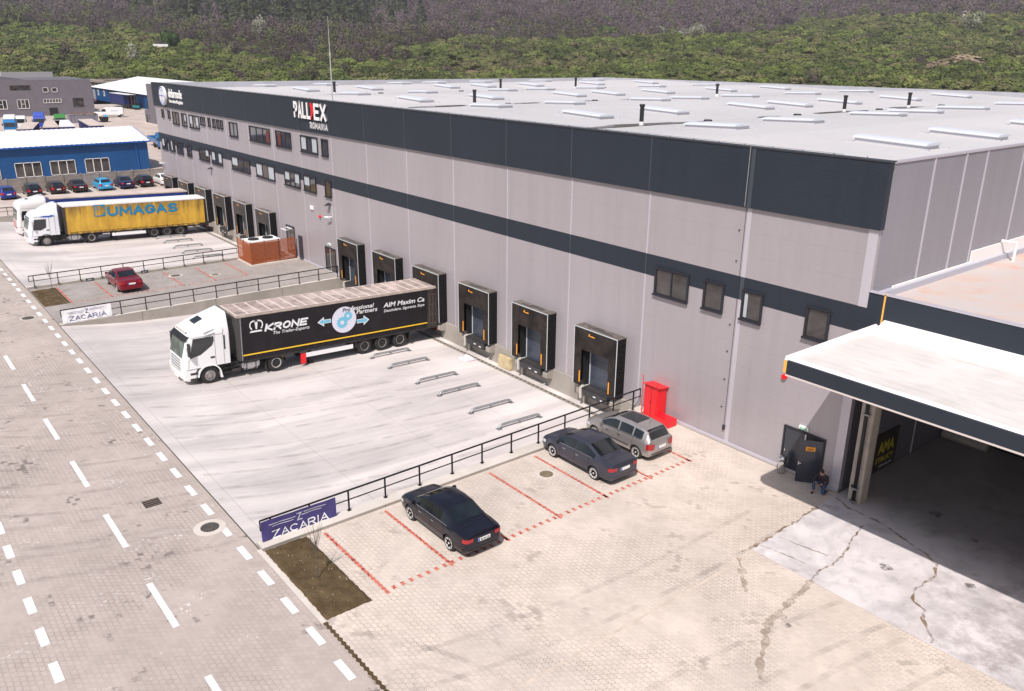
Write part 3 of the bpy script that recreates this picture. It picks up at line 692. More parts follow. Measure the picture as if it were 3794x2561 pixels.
for (a, b_, z0, z1, n, bl) in [(-87.45, -86.63, 10.84, 11.8, 1, ()), (-85.06, -84.23, 10.84, 11.8, 1, ()), (-83.3, -81.05, 10.29, 11.76, 2, ()), (-80.0, -78.3, 10.28, 11.76, 2, (1,)), (-77.35, -74.14, 10.28, 11.75, 3, (0, 2)),
        (-73.64, -72.13, 10.84, 11.76, 2, ()), (-71.21, -70.5, 10.83, 11.77, 1, ()), (-69.76, -69.0, 10.83, 11.77, 1, ()), (-68.58, -67.85, 10.83, 11.76, 1, ()), (-67.49, -66.76, 10.83, 11.76, 1, ()),
        (-64.95, -62.71, 10.27, 11.75, 2, ()), (-59.55, -54.59, 10.28, 11.74, 3, ()), (-53.21, -49.89, 10.28, 11.74, 3, ()), (-47.85, -44.49, 10.27, 11.74, 3, (0, 2)), (-43.74, -42.54, 10.28, 11.74, 1, ()),
        (-88.85, -86.72, 6.86, 8.28, 2, (0,)), (-86.05, -83.89, 6.87, 8.29, 3, (1,)), (-83.03, -80.81, 6.85, 8.28, 2, ()), (-79.39, -77.82, 6.85, 8.28, 2, ()), (-75.23, -71.93, 6.86, 8.26, 3, (2,)), (-71.18, -67.97, 6.84, 8.26, 3, (0, 2)),
        (-65.17, -60.27, 6.85, 8.26, 3, (0,)), (-58.66, -54.17, 6.84, 8.26, 3, (0, 2)), (-51.9, -48.54, 6.83, 8.25, 3, (0, 2)), (-47.78, -45.3, 6.83, 8.25, 2, (0,)), (-43.57, -42.41, 6.82, 8.25, 1, ()),
        (-5.28, -2.98, 6.75, 8.24, 2, ()), (-2.02, -.77, 6.76, 8.24, 1, ()), (.30, 1.48, 6.77, 8.25, 1, ()), (3.77, 4.96, 6.79, 8.27, 1, ())]:
    y = -.012 if z0 < 9 else 0.0
    o = window(a, b_, z0, z1, n, bl, proud=.09, y=y)
    if abs(a+59.55) < .01 or abs(a+53.21) < .01:
        G().box(b_-.9 if a < -55 else a+.5, b_-.2 if a < -55 else a+1.0, -.033, -.028, z0+.15, z1-.2).build('red_blind', mat('red_cloth', (.14, .025, .022), .8), o)
    if abs(a+.0-.30) < .01: G().box(.44, .62, -.046, -.040, 6.92, 8.1).build('blind', M_BLIND, o)

# ---- dock shelters
M_FAB = mat('shelter_fabric', (0.016, 0.013, 0.013), 0.8, spec=.2, var=.45, scale=1.2, tint=(0.04, 0.032, 0.028))
M_FABS = mat('shelter_side', (0.010, 0.009, 0.010), 0.7, spec=.2, bump=.6, scale=2.5, bscale=5)
M_FABT = mat('shelter_top', (0.16, 0.135, 0.12), 0.85, var=.5, scale=2.0)
M_DOORB = mat('dock_door', (0.055, 0.066, 0.092), 0.35, var=.15, scale=1.5)
M_PIP = mat('piping', (0.55, 0.58, 0.60), 0.4)
M_FABW = mat('shelter_fabric_weathered', (0.062, 0.052, 0.048), 0.7, var=.45, scale=1.0)
def shelter(cx, toned=False, open_=True, lorry=False):
    w = 1.76; d = .70; zt, zb = 3.72, .12; fm = M_FABW if toned else M_FAB
    o = G().box(cx-w, cx+w, -d-.03, -d, 2.42, zt).build('dock_shelter', fm, WH)
    for a in (cx-w+.02, cx+w-.06): G().box(a, a+.04, -d, 0, zb, zt).build('side_wall', M_FABS, o)
    # sagging fabric folds on the outer side
    f = G(); rnd = random.Random(int(cx*10))
    for k in range(11):
        z = .3+k*.31; y0 = -d+.06
        f.tube([(cx+w-.015, y0, z+rnd.uniform(-.05, .05)), (cx+w-.015, -d*.5, z-.10), (cx+w-.015, -.08, z-.05+rnd.uniform(-.1, .1))], .022, 5)
    f.build('fabric_fold', M_FABS, o, smooth=True)
    G().box(cx-w, cx+w, -d-.02, 0, zt, zt+.05).build('top_sheet', M_FABT if not toned else mat('shelter_top_w', (.24, .20, .18), .85, var=.35, scale=1.5), o)
    blob('sag', cx, -d*.5, zt+.053, w*.55, d*.27, mat('sag_water', (0.045, 0.04, 0.038), .25), o, int(cx*7))
    gap = 1.12
    for sx in (-1, 1):
        a, b = sorted((cx+sx*w, cx+sx*gap)); G().box(a, b, -d-.022, -d+.003, zb, 2.42).build('side_curtain', fm, o)
        G().box(cx+sx*(gap+.10)-.04, cx+sx*(gap+.10)+.04, -d-.034, -d-.022, .32, 1.05).build('marker', M_ORG, o)
    G().box(cx-w-.01, cx-w+.03, -d-.045, -d-.02, zb, zt+.05).box(cx+w-.03, cx+w+.012, -d-.045, -d-.02, zb, zt+.05).box(cx-w, cx+w, -d-.047, -d-.018, zt+.0, zt+.045).build('piping', M_PIP, o)
    x = cx-.55
    G().box(x, x+.10, -d-.036, -d-.03, 3.36, 3.50).build('logo', M_ORG, o)
    text('delmax' if False else 'ndoor', 'lettering', (x+.17, -d-.031, 3.34), (1, 0, 0), (0, 0, 1), .42, .10, M_ORG, o, .004, .02) if False else G().box(x+.15, x+.48, -d-.036, -d-.03, 3.36, 3.42).build('logo_bar', M_ORG, o)
    # door behind, set in a shallow frame
    dr = G().box(cx-1.3, cx+1.3, -.06, -.005, .06, 2.95).build('dock_door', M_DOORB, WH)
    gg = G()
    for z in (.62, 1.18, 1.74, 2.30): gg.box(cx-1.3, cx+1.3, -.066, -.058, z, z+.018)
    gg.build('door_seam', M_DTRIM, dr)
    G().box(cx-1.02, cx-.97, -.10, -.06, .06, 2.95).build('door_track', M_PIP, dr)
    G().box(cx-1.3, cx-1.1, -.40, -.06, .06, 2.95).build('inner_seal', M_BLACK, dr)
    G().box(cx+.45, cx+1.0, -.075, -.06, 1.30, 1.62).build('vision_panel', M_BLACK, dr)
    G().box(cx+.50, cx+.95, -.082, -.075, 1.34, 1.58).build('vision_glass', mat('vision_glass', (.16, .12, .12), .1), dr)
    # leveller
    lv = G().box(cx-1.05, cx+1.10, -.50, -.10, -.42, .03).box(cx-1.00, cx+1.05, -.62, -.50, -.50, -.10)
    l = lv.build('dock_leveller', mat('leveller_dark', (.045, .042, .045), .55, var=.3, scale=2), WH, bevel=.015)
    G().box(cx-1.22, cx-1.02, -.66, -.12, -.02, .05).box(cx-1.24, cx-1.12, -.66, -.56, -.75, -.02).build('leveller_bracket', mat('galv_pale', (.55, .52, .47), .6), l)
    G().box(cx-.1, cx+.12, -.635, -.62, -.34, -.28).box(cx+.5, cx+.72, -.635, -.62, -.40, -.33).build('type_plate', M_WHITE, l)
    return o
DOCKS_N = [-8.85, -14.8, -20.8, -26.8, -32.8, -38.8]; DOCKS_F = [-56.6, -62.6, -68.5, -74.5, -80.4, -86.2]
for x in DOCKS_N: shelter(x)
for x in DOCKS_F: shelter(x, True)
# concrete dock wall with a recess under every door
def dockwall(x0, x1, docks):
    g = G(); ds = sorted(docks); e = x0
    for c in ds:
        g.box(e, c-1.28, -.14, .3, -1.5, .04); e = c+1.20
        g.box(c-1.28, c+1.20, .10, .3, -1.5, .04)
    g.box(e, x1, -.14, .3, -1.5, .04)
    for c in ds:  # splayed buffers left and right of each leveller
        for sx, wd in ((-1, .34), (1, .44)):
            xa = c+sx*1.24; xb = xa+sx*wd; a, b = min(xa, xb), max(xa, xb)
            g.prism([(-.14, -.62), (-.60, -.50), (-.60, -.20), (-.30, .02), (-.14, .02)], 'x', a, b)
    o = g.build('dock_wall', M_WALLC, WH, bevel=.01)
    return o
dockwall(-41.2, -5.2, DOCKS_N); dockwall(-89.4, -53.4, DOCKS_F)

# ---- doors on the facade
def door_frame(x0, x1, z0, z1, name, y=0.0, m=M_FRAME, pr=.08):
    g = G().box(x0, x0+.09, y-pr, y, z0, z1).box(x1-.09, x1, y-pr, y, z0, z1).box(x0+.09, x1-.09, y-pr, y, z1-.09, z1)
    return g.build(name, m, WH)
# double door by the corner, right leaf open
M_DLEAF = mat('door_leaf', (0.040, 0.044, 0.060), 0.22, var=.1, scale=1)
d0 = door_frame(3.42, 5.60, .02, 2.30, 'double_door')
G().box(3.52, 4.56, -.05, -.01, .02, 2.2).build('door_leaf', M_DLEAF, d0)
G().box(4.56, 5.50, -.02, -.005, .02, 2.2).build('dark_opening', M_BLACK, d0)
G().box(4.56, 4.62, -.07, -.02, .02, 2.2).build('door_edge', M_WHITE, d0)
lf = G().box(-1.02, 0, -.025, .025, .05, 2.18).box(-.98, -.04, -.03, -.025, .10, .13).box(-.98, -.04, -.03, -.025, 2.08, 2.11).build('door_leaf', M_DLEAF, d0); lf.location = (5.50, -.06, 0); lf.rotation_euler = (0, 0, R_(38))
sg = G().box(-.72, -.30, -.034, -.026, 1.66, 1.86).build('door_sign', M_ORG, d0); sg.location = lf.location; sg.rotation_euler = lf.rotation_euler
t_ = text('out', 'lettering', (-.65, -.036, 1.70), (1, 0, 0), (0, 0, 1), .28, .12, M_BLACK, sg, .004, .01)
h_ = G().box(-.98, -.86, -.08, -.025, 1.0, 1.04).box(-.98, -.95, -.05, -.025, .92, 1.1).build('door_handle', M_CHROME, d0); h_.location = lf.location; h_.rotation_euler = lf.rotation_euler
G().box(3.60, 3.64, -.09, -.05, 1.0, 1.12).build('door_handle', M_CHROME, d0)
ex = G().box(4.20, 4.68, -.10, -.0, 2.40, 2.56).build('exit_sign', mat('sign_white', (.8, .85, .82), .5), WH)
G().box(4.26, 4.62, -.108, -.10, 2.415, 2.50).build('sign_face', mat('exit_green', (0.02, .42, .20), .4), ex)
text('EXIT', 'lettering', (4.31, -.1085, 2.43), (1, 0, 0), (0, 0, 1), .26, .055, M_WHITE, ex, .004, .015)
# glass entrance and service door on the terrace
d1 = door_frame(-44.36, -42.39, .05, 2.30, 'glass_entrance')
for a in (-44.26, -43.36): G().box(a, a+.84, -.04, -.015, .10, 2.2).build('door_glass', M_PANE, d1)
G().box(-43.42, -43.36, -.07, -.03, .05, 2.2).build('door_edge', M_TRIM, d1)
d2 = door_frame(-52.54, -50.75, .05, 2.95, 'service_entrance')
G().box(-52.44, -51.7, -.04, -.015, .10, 2.85).build('door_glass', M_PANE, d2); G().box(-51.64, -50.85, -.04, -.015, .10, 2.85).build('door_glass', M_PANE, d2)
aw = G().box(-52.1, -51.0, -.24, -.12, 2.74, 2.79).box(-52.1, -51.0, -.8, -.70, 2.66, 2.71)
for x in (-51.9, -51.2): aw.tube([(x, -.1, 2.76), (x, -.78, 2.68)], .02, 6)
aw.build('entrance_awning', M_WHITE, WH)
G().box(-49.8, -49.1, -.12, 0, .06, 2.35).build('open_leaf', M_DLEAF, WH, bevel=.01)
ex = G().box(-43.75, -43.25, -.10, 0, 2.50, 2.66).build('exit_sign', MATS['sign_white'], WH); G().box(-43.68, -43.35, -.108, -.10, 2.53, 2.63).build('sign_face', MATS['exit_green'], ex)
# small fittings
G().box(-46.77, -46.2, -.12, 0, 5.25, 5.60).build('junction_box', M_WHITE, WH, bevel=.02)
G().cyl((-44.95, -.14, 4.85), .13, .14, 'y', 14).build('alarm_sounder', M_RED, WH)
G().cyl((3.10, -.14, 4.64), .13, .14, 'y', 16).build('alarm_sounder', M_RED, WH)
for x, z in ((-42.8, 6.25), (-71.6, 6.25)):
    G().add([(x-.45, -.45, z-.12), (x+.05, -.45, z-.12), (x+.15, -.02, z+.02), (x-.35, -.02, z+.12)], [(0, 1, 2, 3)]).box(x-.1, x+.1, -.3, 0, z-.06, z+.02).build('floodlight', M_DTRIM, WH)
G().tube([(-42.5, -.03, 6.15), (-42.5, -.03, 5.3)], .02, 5).build('cable', M_WHITE, WH)
for x, z in ((-42.7, 5.16), (-89.2, 5.02), (-8.0+30, -5)):
    if z > 0: G().tube([(x, 0, z), (x, -.3, z)], .05, 6).tube([(x+.1, -.32, z), (x-.55, -.42, z-.05)], .08, 8).build('security_camera', M_WHITE, WH)
g = G()
for z in (1.9, 3.4, 4.9, 6.3, 9.5, 11): g.box(-.30, -.24, -.05, 0, z, z+.06)
g.build('cable_clips', M_DTRIM, WH)

# ---- company signs
rd = thing  # alias
sign = G().cyl((-85.3, -.42, 13.48), 1.10, .28, 'y', 48).build('globe_sign', M_WHITE, WH, bevel=.02)
M_SBLUE = mat('sign_blue', (0.03, 0.10, 0.48), .4)
g = G(); cx, cz = -85.3, 13.48
def ringarc(g, cx, cz, rx, rz, a0, a1, w, y, n=24):
    P = [(cx+math.cos(lerp(a0, a1, i/n))*rx, cz+math.sin(lerp(a0, a1, i/n))*rz) for i in range(n+1)]
    Q = [(cx+math.cos(lerp(a0, a1, i/n))*(rx-w), cz+math.sin(lerp(a0, a1, i/n))*(rz-w)) for i in range(n+1)]
    g.add([(p[0], y, p[1]) for p in P]+[(q[0], y, q[1]) for q in Q], [(i, i+1, n+2+i, n+1+i) for i in range(n)])
ringarc(g, cx, cz, 1.04, 1.04, 0, 2*PI, .09, -.4235); ringarc(g, cx, cz, .45, 1.0, 0, 2*PI, .05, -.4240)
ringarc(g, cx, cz+1.05, .62, .50, PI, 2*PI, .07, -.4245); ringarc(g, cx, cz-1.05, .62, .50, 0, PI, .07, -.4245)
g.quad((cx-1.0, -.425, cz-.05), (cx+1.0, -.425, cz-.05), (cx+1.0, -.425, cz+.05), (cx-1.0, -.425, cz+.05))
g.quad((cx-.03, -.4255, cz-.6), (cx+.03, -.4255, cz-.6), (cx+.03, -.4255, cz+.6), (cx-.03, -.4255, cz+.6))
g.build('globe_lines', M_SBLUE, sign)
text('delamode', 'lettering', (-83.5, -.16, 13.36), (1, 0, 0), (0, 0, 1), 4.9, 1.0, M_WHITE, WH, .05, .03)
text('International Logistics', 'lettering', (-83.45, -.16, 12.66), (1, 0, 0), (0, 0, 1), 4.9, .50, M_WHITE, WH, .04, .015)
M_SGREY = mat('sign_side', (.45, .42, .44), .5)
strokes('PALL', 'lettering', (-48.3, -.14, 13.25), (1, 0, 0), (0, 0, 1), 3.35, 1.38, M_WHITE, WH, .14, .20, gap=.62)
strokes('EX', 'lettering', (-44.35, -.14, 13.25), (1, 0, 0), (0, 0, 1), 2.3, 1.38, M_WHITE, WH, .14, .20, gap=.5)
g = G().prism([(-44.95, 14.62), (-44.28, 13.92), (-44.95, 13.22), (-44.75, 13.92)], 'y', -.32, -.16); g.build('red_arrow', M_RED, WH)
strokes('ROMANIA', 'lettering', (-45.3, -.14, 12.50), (1, 0, 0), (0, 0, 1), 3.3, .54, M_WHITE, WH, .10, .17, gap=.6)

# dark grey stair block beyond the far end
AB = thing('stair_block', 'dark grey block with a lower annexe standing behind the far end of the warehouse', 'building', (-211, 34, 0))
def addc(par, g, name, m, **k):
    L_ = Vector(par.location); g.v = [(x-L_.x, y-L_.y, z-L_.z) for x, y, z in g.v]; return g.build(name, m, par, **k)
addc(AB, G().box(-213.6, -200, 34, 44, 0, 10.2), 'wall', M_GREYW)
addc(AB, G().box(-218.3, -213.6, 34.2, 42, 0, 3.4), 'annexe', M_GREYW)
addc(AB, G().box(-216.9, -216.3, 34.1, 34.2, .1, 2.2), 'door', M_BLACK); addc(AB, G().box(-215.5, -214.7, 34.1, 34.2, 1.2, 2.4), 'window', M_PANE); addc(AB, G().box(-214.4, -213.7, 33.9, 34.0, 3.9, 5.8), 'window', M_PANE)
addc(AB, G().box(-218.6, -200, 33.6, 34, 0, .25), 'plinth', M_CAPC)

# ================================================================ LOW HALL AND CANOPY (right)
LH = thing('low_hall', 'low hall with rust-stained flat roof and anthracite fascia beside the tall warehouse', 'hall', (6.5, 0, 0))
def lh(g, name, m, **k): return addc(LH, g, name, m, **k)
f1 = lh(G().box(6.50, 7.20, -.02, .22, 7.86, 9.47).box(7.28, 70, -.02, .22, 8.2, 9.53), 'fascia', M_CLADD)
lh(G().box(7.21, 7.27, -.05, .1, 8.3, 9.58), 'insulation_edge', mat('pu_foam', (.78, .42, .08), .8))
lh(G().box(6.55, 70, .22, 45, 8.9, 9.15), 'roof', M_LROOF)
lh(G().box(6.5, 6.75, .25, 45, 9.15, 9.42), 'upstand', mat('upstand_membrane', (.42, .42, .48), .5))
lh(G().box(6.53, 6.62, 1.8, 9.1, 9.42, 9.5).box(6.53, 6.62, 9.1, 45, 9.42, 10.03), 'pale_flashing', mat('pale_flashing', (.80, .76, .74), .55))
lh(G().box(6.5, 70, -.05, .25, 9.53, 9.57), 'coping', M_TRIM)
lh(G().tube([(6.62, 12.2, 10.15), (7.2, 12.6, 10.1), (7.2, 12.6, 9.1)], .07, 8), 'roof_pipe', M_WHITE)
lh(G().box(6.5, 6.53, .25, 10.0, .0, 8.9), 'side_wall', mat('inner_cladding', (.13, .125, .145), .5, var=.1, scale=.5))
lh(G().box(6.53, 6.56, 6.55, 6.65, 0, 7.4), 'joint_cover', M_TRIM)
lh(G().box(6.53, 9.0, 10.0, 10.25, .5, 7.6), 'rear_wall', mat('inner_wall', (.42, .40, .43), .6))
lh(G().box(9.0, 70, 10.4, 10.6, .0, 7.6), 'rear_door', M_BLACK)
lh(G().tube([(6.7, 9.72, .25), (8.9, 9.72, .25)], .26, 10), 'buffer_beam', M_WALLC)
lh(G().box(6.4, 70, .3, 45, 7.55, 7.7), 'ceiling', mat('soffit', (.30, .29, .30), .8))
s_ = lh(G().box(6.56, 6.60, -.0+2.0, 4.84, .10, 2.05), 'wall_poster', mat('poster_brown', (.030, .020, .018), .55))
M_PY = mat('poster_yellow', (.42, .36, .03), .6)
for a in [('AMA', 3.0, .98, 1.5, .62), ('STRUCT', 2.9, .50, 1.65, .30)]:
    text(a[0], 'lettering', (.115, a[1], a[2]), (0, 1, 0), (0, 0, 1), a[3], a[4], M_PY, LH, .004, .03)
text('struct.ro', 'lettering', (.115, 3.3, .22), (0, 1, 0), (0, 0, 1), 1.2, .14, M_PIP, LH, .004, .01)
CN = thing('canopy', 'white-topped canopy with dark fascia over the loading apron on concrete columns', 'canopy', (7.05, -6.5, 0))
def cn(g, name, m, **k): return addc(CN, g, name, m, **k)
cn(G().add([(7.05, -6.5, 8.14), (70, -6.5, 8.14), (70, -.03, 8.05), (7.05, -.03, 8.05)], [(0, 1, 2, 3)]), 'roof_membrane', M_CANM)
cn(G().prism([(-6.55, 8.14), (-6.40, 8.24), (-6.2, 8.15)], 'x', 7.03, 70), 'edge_roll', mat('canopy_edge', (.78, .76, .76), .5))
cn(G().prism([(-.02, 8.05), (-.02, 8.50), (-.22, 8.42), (-.9, 8.062)], 'x', 7.35, 70).prism([(7.03, 8.05), (7.03, 8.26), (7.14, 8.22), (7.30, 8.06)], 'y', -6.5, -.05), 'upstand', MATS['canopy_edge'])
cn(G().box(7.20, 70, -6.62, -6.50, 7.62, 8.16), 'fascia', M_CLADD); cn(G().box(7.06, 7.19, -6.60, -6.48, 7.66, 8.12), 'insulation_edge', MATS['pu_foam'])
cn(G().box(7.2, 70, -6.64, -6.50, 7.56, 7.62), 'drip_edge', mat('drip', (.62, .55, .52), .5))
cn(G().box(7.1, 70, -6.48, -.05, 7.60, 7.66), 'soffit', MATS['soffit']); cn(G().box(7.06, 7.16, -6.5, -.05, 7.62, 8.05), 'side_fascia', M_CLADD)
for x in (7.1, 31, 55):
    c_ = cn(G().box(x, x+.60, -.22, .40, -.05, 7.6), 'column', mat('column_concrete', (.46, .40, .34), .85, var=.25, scale=1.0), bevel=.02)
    dp = cn(G().tube([(x+.30, -.36, 7.55), (x+.36, -.36, .05)], .085, 10).tube([(x+.34, -.36, .85), (x+.2, -.45, .85)], .07, 8), 'downpipe', M_BLACK, smooth=True)
    cn(G().box(x+.2, x+.48, -.46, -.25, .72, .78).box(x+.2, x+.48, -.46, -.25, .10, .15).box(x+.2, x+.48, -.46, -.25, 4.3, 4.36), 'pipe_clamp', M_GALV)

# ================================================================ RETAINING WALLS, RAILINGS, BANNERS
def retwall(name, label, x, w, zt, y0=-22.62, y1=-.15, face=1, loc=None):
    t = thing(name, label, 'retaining wall', (x, y0, 0))
    n = 24; g = G(); rings = []
    for i in range(n+1):
        y = lerp(y0, y1, i/n); zb = min(yz(y), 0)-.25
        rings.append([(-w/2, y-y0, zb), (w/2, y-y0, zb), (w/2, y-y0, zt-.03), (-w/2, y-y0, zt-.03)])
    g.loft(rings); g.build('wall_body', M_WALLC, t)
    G().box(-w/2-.01, w/2+.01, -.01, y1-y0, zt-.03, zt).build('coping', M_CAPC, t)
    g = G()
    for k in range(1, 4): g.box(w/2+.001, w/2+.004, (y1-y0)*k/4-.015, (y1-y0)*k/4+.015, -1.2, zt-.03)
    g.build('movement_joint', mat('joint_dark', (.1, .085, .07), .9), t)
    return t
retwall('retaining_wall', 'low concrete retaining wall between the near lorry yard and the parking with the dark cars', -5.30, .62, .16)
retwall('retaining_wall', 'concrete retaining wall below the railing behind the black curtain-sided lorry', -41.28, .30, .10)
retwall('retaining_wall', 'concrete retaining wall between the far lorry yard and the red car terrace', -53.30, .34, .22)
retwall('retaining_wall', 'concrete retaining wall at the far end of the yard with the yellow lorry', -89.5, .34, .22)
def railing(label, x, y0, y1, z, posts, h=.98, loops=True, rise=0.0):
    t = thing('railing', label, 'railing', (x, y0, z), group='black tubular yard railings')
    L_ = y1-y0
    for yy in posts:
        zz = rise*(yy-y0)/L_
        G().box(-.03, .03, yy-y0-.03, yy-y0+.03, 0, h+zz).build('post', M_RAIL, t)
        G().box(-.08, .08, yy-y0-.08, yy-y0+.08, 0, .015).build('base_plate', M_RAIL, t)
    G().tube([(0, 0, h), (0, L_, h+rise)], .042, 8).build('top_rail', M_RAIL, t)
    G().tube([(0, 0, h*.52), (0, L_, h*.52+rise)], .028, 8).build('mid_rail', M_RAIL, t)
    if loops: G().tube([(0, 0, h*.52), (0, 0, h)], .028, 8).tube([(0, L_, h*.52+rise), (0, L_, h+rise)], .028, 8).build('end_loop', M_RAIL, t)
    return t
railing('black two-bar railing on the near low wall behind the parked cars', -5.5, -22.45, -.35, .16, [-22.0, -20.3, -18.5, -16.7, -14.9, -13.1, -11.35, -9.55, -7.8, -6.0, -4.25, -2.45, -.9], h=.93, rise=.18)
railing('black two-bar railing above the roof of the black lorry trailer', -41.32, -22.45, -.4, .10, [-22.1, -20.15, -18.4, -16.6, -14.8, -13.0, -11.2, -9.5, -7.7, -5.9, -4.1, -2.3, -.5], h=1.0)
railing('black two-bar railing behind the red saloon, ending at the timber screen', -53.1, -22.45, -4.9, .22, [-22.1, -20.3, -18.6, -16.9, -15.1, -13.4, -11.7, -9.9, -8.1, -6.3], h=.92)
railing('black two-bar railing at the far left, beyond the white cab fronts', -89.5, -22.4, -.6, .22, [-21.9, -20.1, -18.4, -16.6, -14.8, -13, -11.2, -9.4, -7.6, -5.8], h=.92)
def clothmat(name, col):
    return mat(name, col, 0.7, bump=.5, scale=1.2, bscale=2.5)
def banner(label, x, y0, y1, z0, z1, col, ink, seed):
    t = thing('banner', label, 'banner', (x, y0, 0)); W_ = y1-y0; rnd = random.Random(seed)
    nx, nz = 34, 10; g = G()
    def S(u, v): # sheet surface with soft folds and a sagging lower edge
        f = .030*math.sin(u*13+v*3)+.018*math.sin(u*29-v*5+1)+.012*math.sin(u*7+v*9)
        sag = .10*math.sin(u*PI)*(1-v) if seed == 1 else .02
        return Vector((f*(1.1-v*.8)+.05, u*W_, lerp(z0+sag*.4, z1, v)))
    vs = [S(i/nx, j/nz) for j in range(nz+1) for i in range(nx+1)]
    g.add(vs, [(j*(nx+1)+i, j*(nx+1)+i+1, (j+1)*(nx+1)+i+1, (j+1)*(nx+1)+i) for j in range(nz) for i in range(nx)])
    o = g.build('cloth', clothmat('banner_cloth_%d' % seed, col), t, smooth=True)
    def onto(tx):
        for v in tx.data.vertices:
            u = clamp(v.co.y/W_); w = clamp((v.co.z-z0)/(z1-z0)); p = S(u, w); v.co.x = p.x+.012; v.co.z += 0
    m = mat('banner_ink_%d' % seed, ink, .6)
    H = z1-z0
    a = strokes('ZACARIA', 'lettering', (0, W_*.13, z0+H*.13), (0, 1, 0), (0, 0, 1), W_*.76, H*.34, m, t, .002, .15, 0, .30); onto(a)
    a = text('Z', 'lettering', (0, W_*.46, z0+H*.56), (0, 1, 0), (0, 0, 1), W_*.075, H*.32, m, t, .002, .01); onto(a)
    g = G()
    for k, (ya, yb, zz) in enumerate([(.14, .42, .66), (.10, .45, .76), (.56, .86, .84), (.53, .80, .74)]):
        g.box(0, .004, W_*ya, W_*yb, z0+H*zz, z0+H*zz+.022)
    l = g.build('lines', m, t); 
    bm = bmesh.new(); bm.from_mesh(l.data); bmesh.ops.subdivide_edges(bm, edges=[e for e in bm.edges if e.calc_length() > .3], cuts=12); bm.to_mesh(l.data); bm.free(); onto(l)
    return t
banner('creased dark blue banner with white lettering tied to the near railing', -5.47, -22.45, -19.15, .02, 1.06, (0.050, 0.040, 0.16), (.78, .78, .80), 1)
banner('white banner with dark blue lettering hanging on the far side of the near yard', -41.2, -22.42, -19.1, .12, 1.10, (.80, .79, .80), (0.08, 0.07, 0.24), 2)

# ================================================================ STREET LEVEL THINGS
def guide(x, label):
    t = thing('wheel_guide', label, 'wheel guide', (x, 0, 0), group='galvanised wheel guides in the lorry yards')
    a, b = -6.75, -3.75; za, zb = yz(a), yz(b)
    pts = [(0, a, za), (0, a+.05, za+.12), (0, a+.14, za+.20), (0, a+.3, za+.23), (0, (a+b)/2, (za+zb)/2+.23), (0, b-.3, zb+.23), (0, b-.14, zb+.20), (0, b-.05, zb+.12), (0, b, zb)]
    G().tube(pts, .078, 10).build('pipe', M_GALV, t, smooth=True)
    G().box(-.05, .05, (a+b)/2-.06, (a+b)/2+.06, (za+zb)/2-.02, (za+zb)/2+.20).build('bracket', M_GALV, t)
    for y, z in ((a, za), (b, zb)): G().box(-.16, .16, y-.14, y+.14, z-.02, z+.02).build('foot_plate', M_GALV, t)
for k, (x, s) in enumerate([(-24.4, 'beside the rear wheels of the black lorry'), (-22.0, 'second from the black lorry'), (-18.6, 'third from the black lorry'), (-16.1, 'third from the near wall'), (-12.8, 'second from the near wall'), (-10.1, 'nearest to the parked cars')]):
    guide(x, 'grey steel wheel guide in the near yard, '+s)
for k, (x, s) in enumerate([(-72.3, 'beside the rear wheels of the yellow lorry'), (-69.7, 'second from the yellow lorry'), (-66.5, 'third from the yellow lorry'), (-63.6, 'third from the timber screen'), (-60.5, 'second from the timber screen'), (-57.8, 'nearest to the terrace railing')]):
    guide(x, 'grey steel wheel guide in the far yard, '+s)
def manhole(x, y, label, r=.42, ring=.68, col=(.10, .085, .075)):
    t = thing('manhole', label, 'manhole', (x, y, .005))
    G().cyl((0, 0, 0), ring, .015, n=32).build('concrete_ring', M_CAPC, t); G().cyl((0, 0, .012), r, .012, n=28).build('cover', mat('cast_%02d' % int(col[0]*100), col, .6, var=.5, scale=9), t)
manhole(-8.05, -23.65, 'round dark manhole cover in a pale ring on the road near the blue banner', .38, .66)
manhole(-2.95, -9.45, 'round brown manhole cover between the stalls of the two dark saloons', .33, .46, (.24, .19, .12))
manhole(-50.6, -11.5, 'larger manhole cover on the terrace right of the red saloon', .42, .60, (.16, .12, .10)); manhole(-48.9, -8.6, 'smaller manhole cover on the terrace near the timber screen', .34, .46, (.22, .18, .13))
manhole(-44.6, -24.1, 'manhole cover on the road by the white banner', .42, .52)
t = thing('drain_grate', 'square rusty drain grate sunk in the road paving', 'drain grate', (-11.6, -24.95, .006))
G().box(-.35, .35, -.35, .35, 0, .006).build('pit', M_BLACK, t)
g = G()
for k in range(4): g.box(-.30+k*.18, -.24+k*.18, -.32, .32, .006, .02)
g.build('bars', mat('grate_rust', (.16, .12, .09), .8), t)
# soil beds and young trees
def bed(label, x0, x1, y0, y1, seed):
    rnd = random.Random(seed); nx, ny = 40, 16; g = G()
    vs = []
    for j in range(ny+1):
        for i in range(nx+1):
            e = min(i, nx-i, (j if True else 9), ny-j); ed = .02 if e == 0 else .0
            jx = rnd.uniform(-.02, .02) if e == 0 else 0; jy = rnd.uniform(-.02, .02) if j in (0, ny) else 0
            vs.append((lerp(x0, x1, i/nx)+jx, lerp(y0, y1, j/ny)+jy, (.010 if e == 0 else .055+.05*noise.noise(Vector((i*.35+seed, j*.35, 0)))+rnd.uniform(-.008, .008))))
    g.add(vs, [(j*(nx+1)+i, j*(nx+1)+i+1, (j+1)*(nx+1)+i+1, (j+1)*(nx+1)+i) for j in range(ny) for i in range(nx)])
    o = g.build('soil_bed', M_SOIL); tag(o, label, 'soil bed')
    g = G()
    for k in range(45):
        x, y, r = rnd.uniform(x0+.1, x1-.1), rnd.uniform(y0+.1, y1-.1), rnd.uniform(.010, .024)
        g.cyl((x, y, .03), r, .05, n=5, r2=r*.5)
    g.build('pebbles', mat('pebble', (.45, .38, .28), .8), o)
